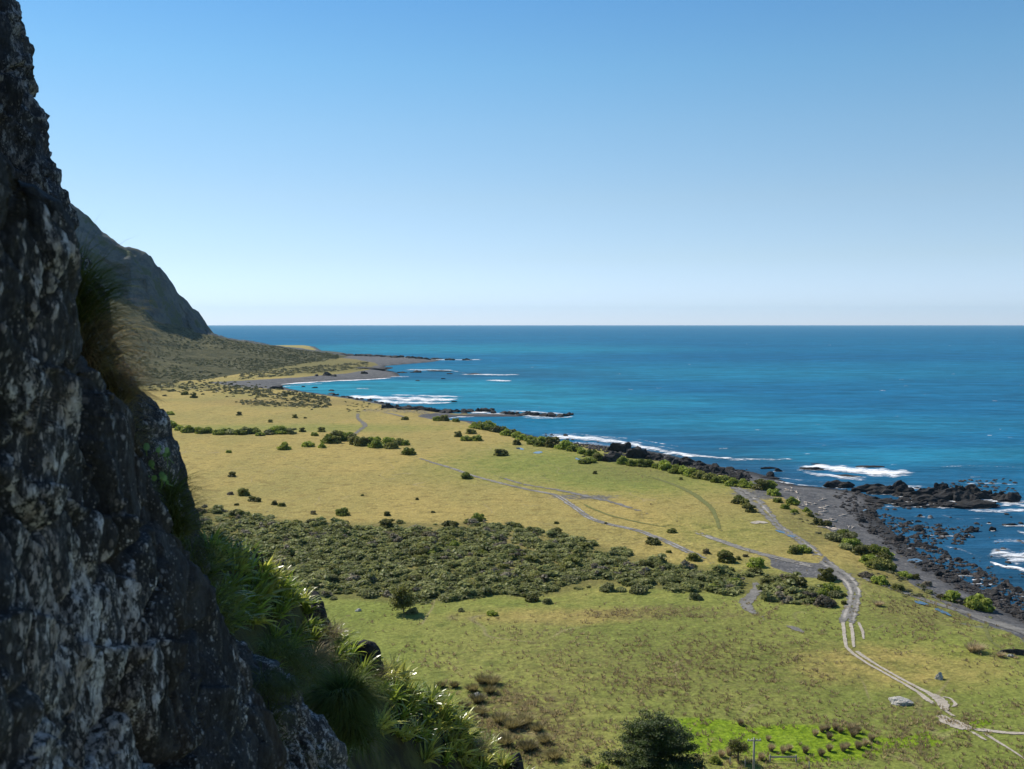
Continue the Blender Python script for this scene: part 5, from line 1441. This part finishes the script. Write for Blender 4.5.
# big cypress in the foreground of the plain
x, y, z = plain(655, 783)
tr = empty('cypress_tree', (x, y, z), 'big dark spreading conifer at the bottom of the meadow', 'tree')
r = np.random.default_rng(21); trunk = MB(); crown = MB()
H = 7.3
trunk.tube([(0, 0, -.2), (.1, 0, 1.5), (.0, .1, 4), (-.2, 0, 6.4)], [.5, .42, .28, .1], 9)
pads = []
for i in range(58):
    hz = .5 + (H - .9) * (i / 58) ** .9
    prof = np.interp(hz / H, [0, .25, .5, .75, .9, 1], [5.0, 5.0, 4.3, 3.0, 1.9, .6])
    a = i * 2.4 + r.normal() * .3
    L = prof * r.uniform(.72, 1.08)
    if math.cos(a) < -.3: L *= 1.12
    rise = r.uniform(.25, .7)
    e = np.array([L * math.cos(a), L * math.sin(a), hz + rise])
    trunk.tube([(0, 0, hz - .2), (e[0] * .5, e[1] * .5, hz + .1), e * [.92, .92, 1]], [.09, .06, .02], 5)
    for s in np.linspace(.3, 1.0, max(3, int(L * 2.0))):
        pads.append(np.array([e[0] * s, e[1] * s, hz - .05 + rise * s ** 1.5]) + r.normal(size=3) * [.28, .28, .10])
v, q = leaf_cards(r, pads, 170, (.42, .42, .08), .125, 1.0)
crown.add(v, q)
link('trunk', trunk.data('cypress_trunk', M['bark'], True), tr)
link('crown', crown.data('cypress_crown', M['conifer']), tr)
def small_tree(px, py, h, wd, mat, label, lean=0.0, seed=31, trunk_h=.35, name='tree', card=.1):
    x, y, z = plain(px, py); r = np.random.default_rng(seed)
    t_ = empty(name, (x, y, z), label, 'tree'); tk = MB(); cr = MB()
    tk.tube([(0, 0, -.1), (lean * .3, 0, h * .3), (lean * .7, 0, h * .6)], [.11, .09, .05], 7)
    pads = []
    for i in range(40):
        d = r.normal(size=3); d /= np.linalg.norm(d); rr = r.uniform(.55, 1) 
        pads.append(np.array([d[0] * wd / 2 * rr + lean, d[1] * wd / 2 * rr, h * (trunk_h + (1 - trunk_h) / 2) + d[2] * h * (1 - trunk_h) / 2 * rr]))
        if i % 3 == 0: tk.tube([(lean * .5, 0, h * .4), pads[-1]], [.05, .012], 5)
    v, q = leaf_cards(r, pads, 60, (wd * .11, wd * .11, wd * .08), card, .4); cr.add(v, q)
    link('trunk', tk.data('trunk', M['bark'], True), t_); link('crown', cr.data('crown', mat), t_)
small_tree(738, 761, 2.6, 2.1, M['dark_olive'], 'small round-crowned tree on a bare trunk beside the power pole', seed=33)
small_tree(404, 613, 4.5, 3.8, M['dark_olive'], 'small dark tree casting a shadow at the lower edge of the belt', lean=-.5, seed=35, trunk_h=.2, card=.26)
for px, py, wp, col, lab in [(603, 772, 14, 'green', 'low green bush left of the big conifer'), (585, 765, 12, 'grey_green', 'dull green bush at the bottom edge left of the conifer'), (716, 764, 13, 'green', 'green bush between the big conifer and the small tree'), (700, 768, 10, 'dark_olive', 'dark bush at the right foot of the big conifer')]:
    shrub(px, py, wp, col, lab)

# ------------------------------------------------------------------ power pole, rail, posts
wm_, wt_, wb_ = new_mat('weathered_timber', .85, .2); wb_.inputs['Base Color'].default_value = (0.28, 0.26, 0.23, 1)
im_, it_, ib_ = new_mat('white_insulator', .4, .4); ib_.inputs['Base Color'].default_value = (0.7, 0.7, 0.68, 1)
x, y, z = plain(753.5, 778)
zt = at(753.5, 748, y)[2]; hgt_ = zt - z
pole = empty('power_pole', (x, y, z), 'grey wooden power pole with a crossarm beside the small tree', 'power pole')
m_ = MB(); m_.tube([(0, 0, -.3), (0, 0, hgt_ * .5), (0, 0, hgt_)], [.13, .12, .10], 10); link('pole', m_.data('pole', wm_, True), pole)
m_ = MB(); m_.box((0.0, -.12, hgt_ - .25), (1.5, .1, .12)); link('crossarm', m_.data('crossarm', wm_), pole)
for k_ in (-.65, -.3, .3, .65):
    m_ = MB(); m_.tube([(k_, -.12, hgt_ - .19), (k_, -.12, hgt_ - .12), (k_, -.12, hgt_ - .05)], [.03, .055, .03], 8); link('insulator', m_.data('insulator', im_, True), pole)
m_ = MB(); m_.tube([(.12, -.1, hgt_ - .8), (.35, -.1, hgt_ - .45)], [.025, .025], 6); link('brace', m_.data('brace', wm_), pole)
x0, y0, z0 = plain(770, 762); x1, y1, z1 = plain(796, 762)
g = empty('rail_fence', ((x0 + x1) / 2, (y0 + y1) / 2, z0), 'grey single rail on two posts in front of the wet green grass', 'fence')
hl = (x1 - x0) / 2
for s in (-1, 1):
    m_ = MB(); m_.box((s * hl, 0, .35), (.14, .14, .9)); link('post', m_.data('post', wm_), g)
m_ = MB(); m_.box((0, -.09, .62), (hl * 2 + .1, .05, .18)); link('rail', m_.data('rail', wm_), g)
for px, py in ((730, 766), (745, 768), (809, 770)):
    x, y, z = plain(px, py); m_ = MB(); m_.tube([(0, 0, -.1), (0, .01, .5), (.01, 0, 1.0)], [.06, .055, .05], 7); m_.tube([(0, 0, .98), (0, 0, 1.03)], [.052, .03], 7)
    o = link('fence_post', m_.data('fence_post', wm_, True), loc=(x, y, z))
    tag(o, {730: 'slim wooden post left of the small round tree', 745: 'slim wooden post right between small tree and power pole', 809: 'dark wooden post right of the single rail'}[px], 'post')

# ------------------------------------------------------------------ plants on the cliff and spur
def tussock_mesh(name, seed, n, base_r, length, width, lean, droop, bias, mat, along=None):
    r = np.random.default_rng(seed)
    base = None
    if along is not None:
        al = np.asarray(along, float); k = r.uniform(0, len(al) - 1, n); i = np.minimum(k.astype(int), len(al) - 2); f_ = (k - i)[:, None]
        base = al[i] * (1 - f_) + al[i + 1] * f_
    v, q = blades(n, base_r, length, width, lean, droop, bias, 5, r, 0.0, base)
    return mesh_data(name, v, q, [mat])
def cliff_tuft(pts, n, base_r, length, bias, mat, label, width=.006, lean=(.3, 1.3), droop=.28, seed=1):
    """a tussock rooted along a line on the rock, pts in pixels and metres away"""
    P = [at(*p) for p in pts]; c = P[0]
    me = tussock_mesh('grass_tussock', seed, n, base_r, length, width, lean, droop, bias, mat, along=[p - c for p in P])
    o = link('grass_tussock', me, loc=tuple(c)); tag(o, label, 'grass tussock'); return o
cliff_tuft([(74, 282, 4.6), (84, 325, 4.7)], 480, .06, (.2, .40), (.55, -.2, .15), M['grass_dark'], 'green hanging grass tussock at the top of the near rock edge', seed=41, lean=(.2, 1.1))
cliff_tuft([(82, 325, 4.75), (92, 375, 4.8)], 640, .06, (.2, .42), (.75, -.2, .05), M['grass_brown'], 'brownish hanging grass tussock in the middle of the near rock edge', seed=42, lean=(.2, 1.2))
cliff_tuft([(98, 372, 4.9), (124, 404, 5.1)], 650, .05, (.14, .30), (.5, -.3, .0), M['grass_brown'], 'brown grass tussock just above the dark buttress', seed=43)
cliff_tuft([(112, 392, 5.3), (132, 450, 5.6)], 600, .05, (.1, .22), (.2, -.4, -.3), M['grass_brown'], 'dark dead grass draped below the brown tussock', seed=44)
cliff_tuft([(170, 490, 6.0), (182, 540, 6.2)], 700, .04, (.14, .32), (.5, -.2, .2), M['grass_dark'], 'green tussock with long blades over the golden plain beside the buttress', seed=45)
cliff_tuft([(188, 540, 6.6), (206, 585, 6.8), (220, 635, 7.0)], 900, .06, (.12, .28), (.35, -.35, -.1), M['grass_dark'], 'dark drooping tussock along the edge of the lichen rock', seed=46)
cliff_tuft([(338, 694, 11.6), (350, 706, 11.6)], 1900, .14, (.36, .62), (.0, -.3, .0), M['grass_dark'], 'big round dark green tussock in the shade of the spur', width=.013, droop=.36, seed=47)
cliff_tuft([(345, 715, 11.4), (362, 745, 11.4)], 800, .1, (.3, .5), (.0, -.3, -.2), M['grass_dark'], 'lower drooping half-hidden tussock under the big round one', width=.013, droop=.36, seed=48)
cliff_tuft([(262, 672, 7.3), (268, 700, 7.3), (276, 750, 7.35)], 600, .04, (.12, .28), (.15, -.3, -.3), M['grass_dark'], 'thin grass hanging in the crack between lichen rock and grey rock', seed=49)
cliff_tuft([(282, 680, 7.6), (290, 690, 7.6)], 420, .05, (.12, .24), (.1, -.3, -.5), M['grass_dark'], 'short dark grass hanging on the face of the grey rock', seed=50)
cliff_tuft([(268, 640, 9.0), (290, 660, 9.2), (312, 680, 9.4)], 800, .08, (.18, .36), (.25, -.3, -.2), M['grass_dark'], 'dark tussock drooping over the top of the grey rock', seed=51)
cliff_tuft([(300, 750, 7.9), (320, 790, 7.9)], 300, .06, (.15, .32), (.1, -.2, .1), M['grass_dark'], 'sparse green grass at the bottom of the grey rock', seed=52)
cliff_tuft([(312, 655, 13.6), (318, 668, 13.4)], 420, .12, (.2, .42), (.1, -.1, 0), M['grass_pale'], 'pale straw grass in the gap under the dark spur rock', seed=53, width=.008)
cliff_tuft([(322, 632, 15.4), (330, 640, 15.4)], 420, .15, (.25, .5), (.1, -.1, 0), M['grass_pale'], 'pale feathery grass at the foot of the dark spur rock', seed=54, width=.008)
cliff_tuft([(366, 672, 17.4), (372, 680, 17.2)], 500, .2, (.25, .5), (.1, -.1, 0), M['grass_pale'], 'pale grass cushion at the end of the sloping rock slab', seed=55, width=.009)
cliff_tuft([(466, 742, 20.6), (474, 752, 20.6)], 500, .25, (.3, .55), (.1, -.1, 0), M['grass_pale'], 'pale grass low on the spur beside its grey rock', seed=56, width=.01)

def strap_plant(seed, mat, n=40, L=(.24, .44), wd=.06):
    r = np.random.default_rng(seed)
    v, q = blades(n, .07, L, wd, (.2, 1.1), .22, (0, 0, 0), 5, r, .05)
    return mesh_data('strap_leaved_plant', v, q, [mat])
SP = [strap_plant(700 + i, M['strap'] if i < 4 else M['strap_sunlit']) for i in range(6)]
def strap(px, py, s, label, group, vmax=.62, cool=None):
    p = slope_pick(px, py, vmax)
    o = link('strap_leaved_plant', SP[random.randrange(4)] if random.random() < (cool if cool is not None else .72) else SP[4 + random.randrange(2)], loc=tuple(p))  # cool is the green share; sunlit places draw more painted-lit copies
    o.scale = (s, s, s * random.uniform(.85, 1.15)); o.rotation_euler = (random.uniform(-.25, .1), random.uniform(-.1, .3), random.uniform(0, 6.28))
    tag(o, label, 'leafy plant', group)
rg_px = slope_px[int(.55 * (nvv - 1))]
def ridge_py(px): return float(np.interp(px, rg_px[:, 0], rg_px[:, 1]))
for k_ in range(34):
    px = rng.uniform(205, 310); py = ridge_py(px) + rng.uniform(-2, 26)
    strap(px, py, rng.uniform(.7, 1.05), 'bright strap-leaved plant on the upper spur crest above the dark rock', 'plants of the upper crest', cool=.55)
for k_ in range(22):
    px = rng.uniform(305, 385); py = ridge_py(px) + rng.uniform(0, 34)
    strap(px, py, rng.uniform(.8, 1.15), 'bright strap-leaved plant on the spur between dark rock and slab', 'plants between rock and slab')
for k_ in range(105):
    px = rng.uniform(375, 520); py = ridge_py(px) + rng.uniform(-3, 62) 
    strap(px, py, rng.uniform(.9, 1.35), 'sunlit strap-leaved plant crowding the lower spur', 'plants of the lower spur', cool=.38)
for k_ in range(46):
    px = rng.uniform(205, 300); py = ridge_py(px) + rng.uniform(24, 90)
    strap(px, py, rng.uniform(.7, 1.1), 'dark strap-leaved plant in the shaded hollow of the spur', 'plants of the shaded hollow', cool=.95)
for k_ in range(10):
    px = rng.uniform(300, 345); py = rng.uniform(735, 775)
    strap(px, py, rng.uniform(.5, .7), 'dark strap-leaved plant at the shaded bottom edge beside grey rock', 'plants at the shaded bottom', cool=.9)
# round fleshy leaves on the rock edge
lf = MB(); r = np.random.default_rng(61)
lm = MB()
c0 = at(160, 462, 5.35)
for i in range(16):
    p = at(152 + r.uniform(-6, 16), 455 + r.uniform(-14, 34), 5.35 + r.uniform(-.05, .1)) - c0
    rad = r.uniform(.008, .022); th = np.linspace(0, 6.283, 12, endpoint=False)
    nr = np.array([.3, -1, .4]) + r.normal(size=3) * .5; nr /= np.linalg.norm(nr); a = np.cross(nr, [0, 0, 1.]); a /= np.linalg.norm(a); b = np.cross(nr, a)
    ring = p + rad * (np.cos(th)[:, None] * a * .8 + np.sin(th)[:, None] * b)
    vv_ = np.concatenate([ring, [p + nr * rad * .2]])
    lm.add(vv_, None, [(12, k, (k + 1) % 12) for k in range(12)])
    lm.tube([p - nr * .01 + b * rad * .9, p - nr * .07 + b * rad * 1.6], [.003, .003], 4)
tag(link('round_leaved_plant', lm.data('round_leaved_plant', M['leafy']), loc=tuple(c0)), 'small plant with round pale green leaves on the rock edge', 'leafy plant')
print('shrubs', n_shrub, 'tufts', cnt)

# ------------------------------------------------------------------ sea air between here and the headland
hb = MB(); hb.box((0, 12400, 217), (160000, 26400, 466))
hm = bpy.data.materials.new('sea_air'); hm.use_nodes = True
ht = hm.node_tree; ht.nodes.remove(ht.nodes['Principled BSDF'])
pv = ht.nodes.new('ShaderNodeVolumePrincipled'); pv.inputs['Color'].default_value = (0.50, 0.80, 1.0, 1); pv.inputs['Density'].default_value = 0.000026
pv.inputs['Anisotropy'].default_value = 0.2
ht.links.new(pv.outputs[0], ht.nodes['Material Output'].inputs['Volume'])
link('haze', hb.data('haze', hm), kind='stuff')['label'] = 'thin blue sea air over the whole coast'
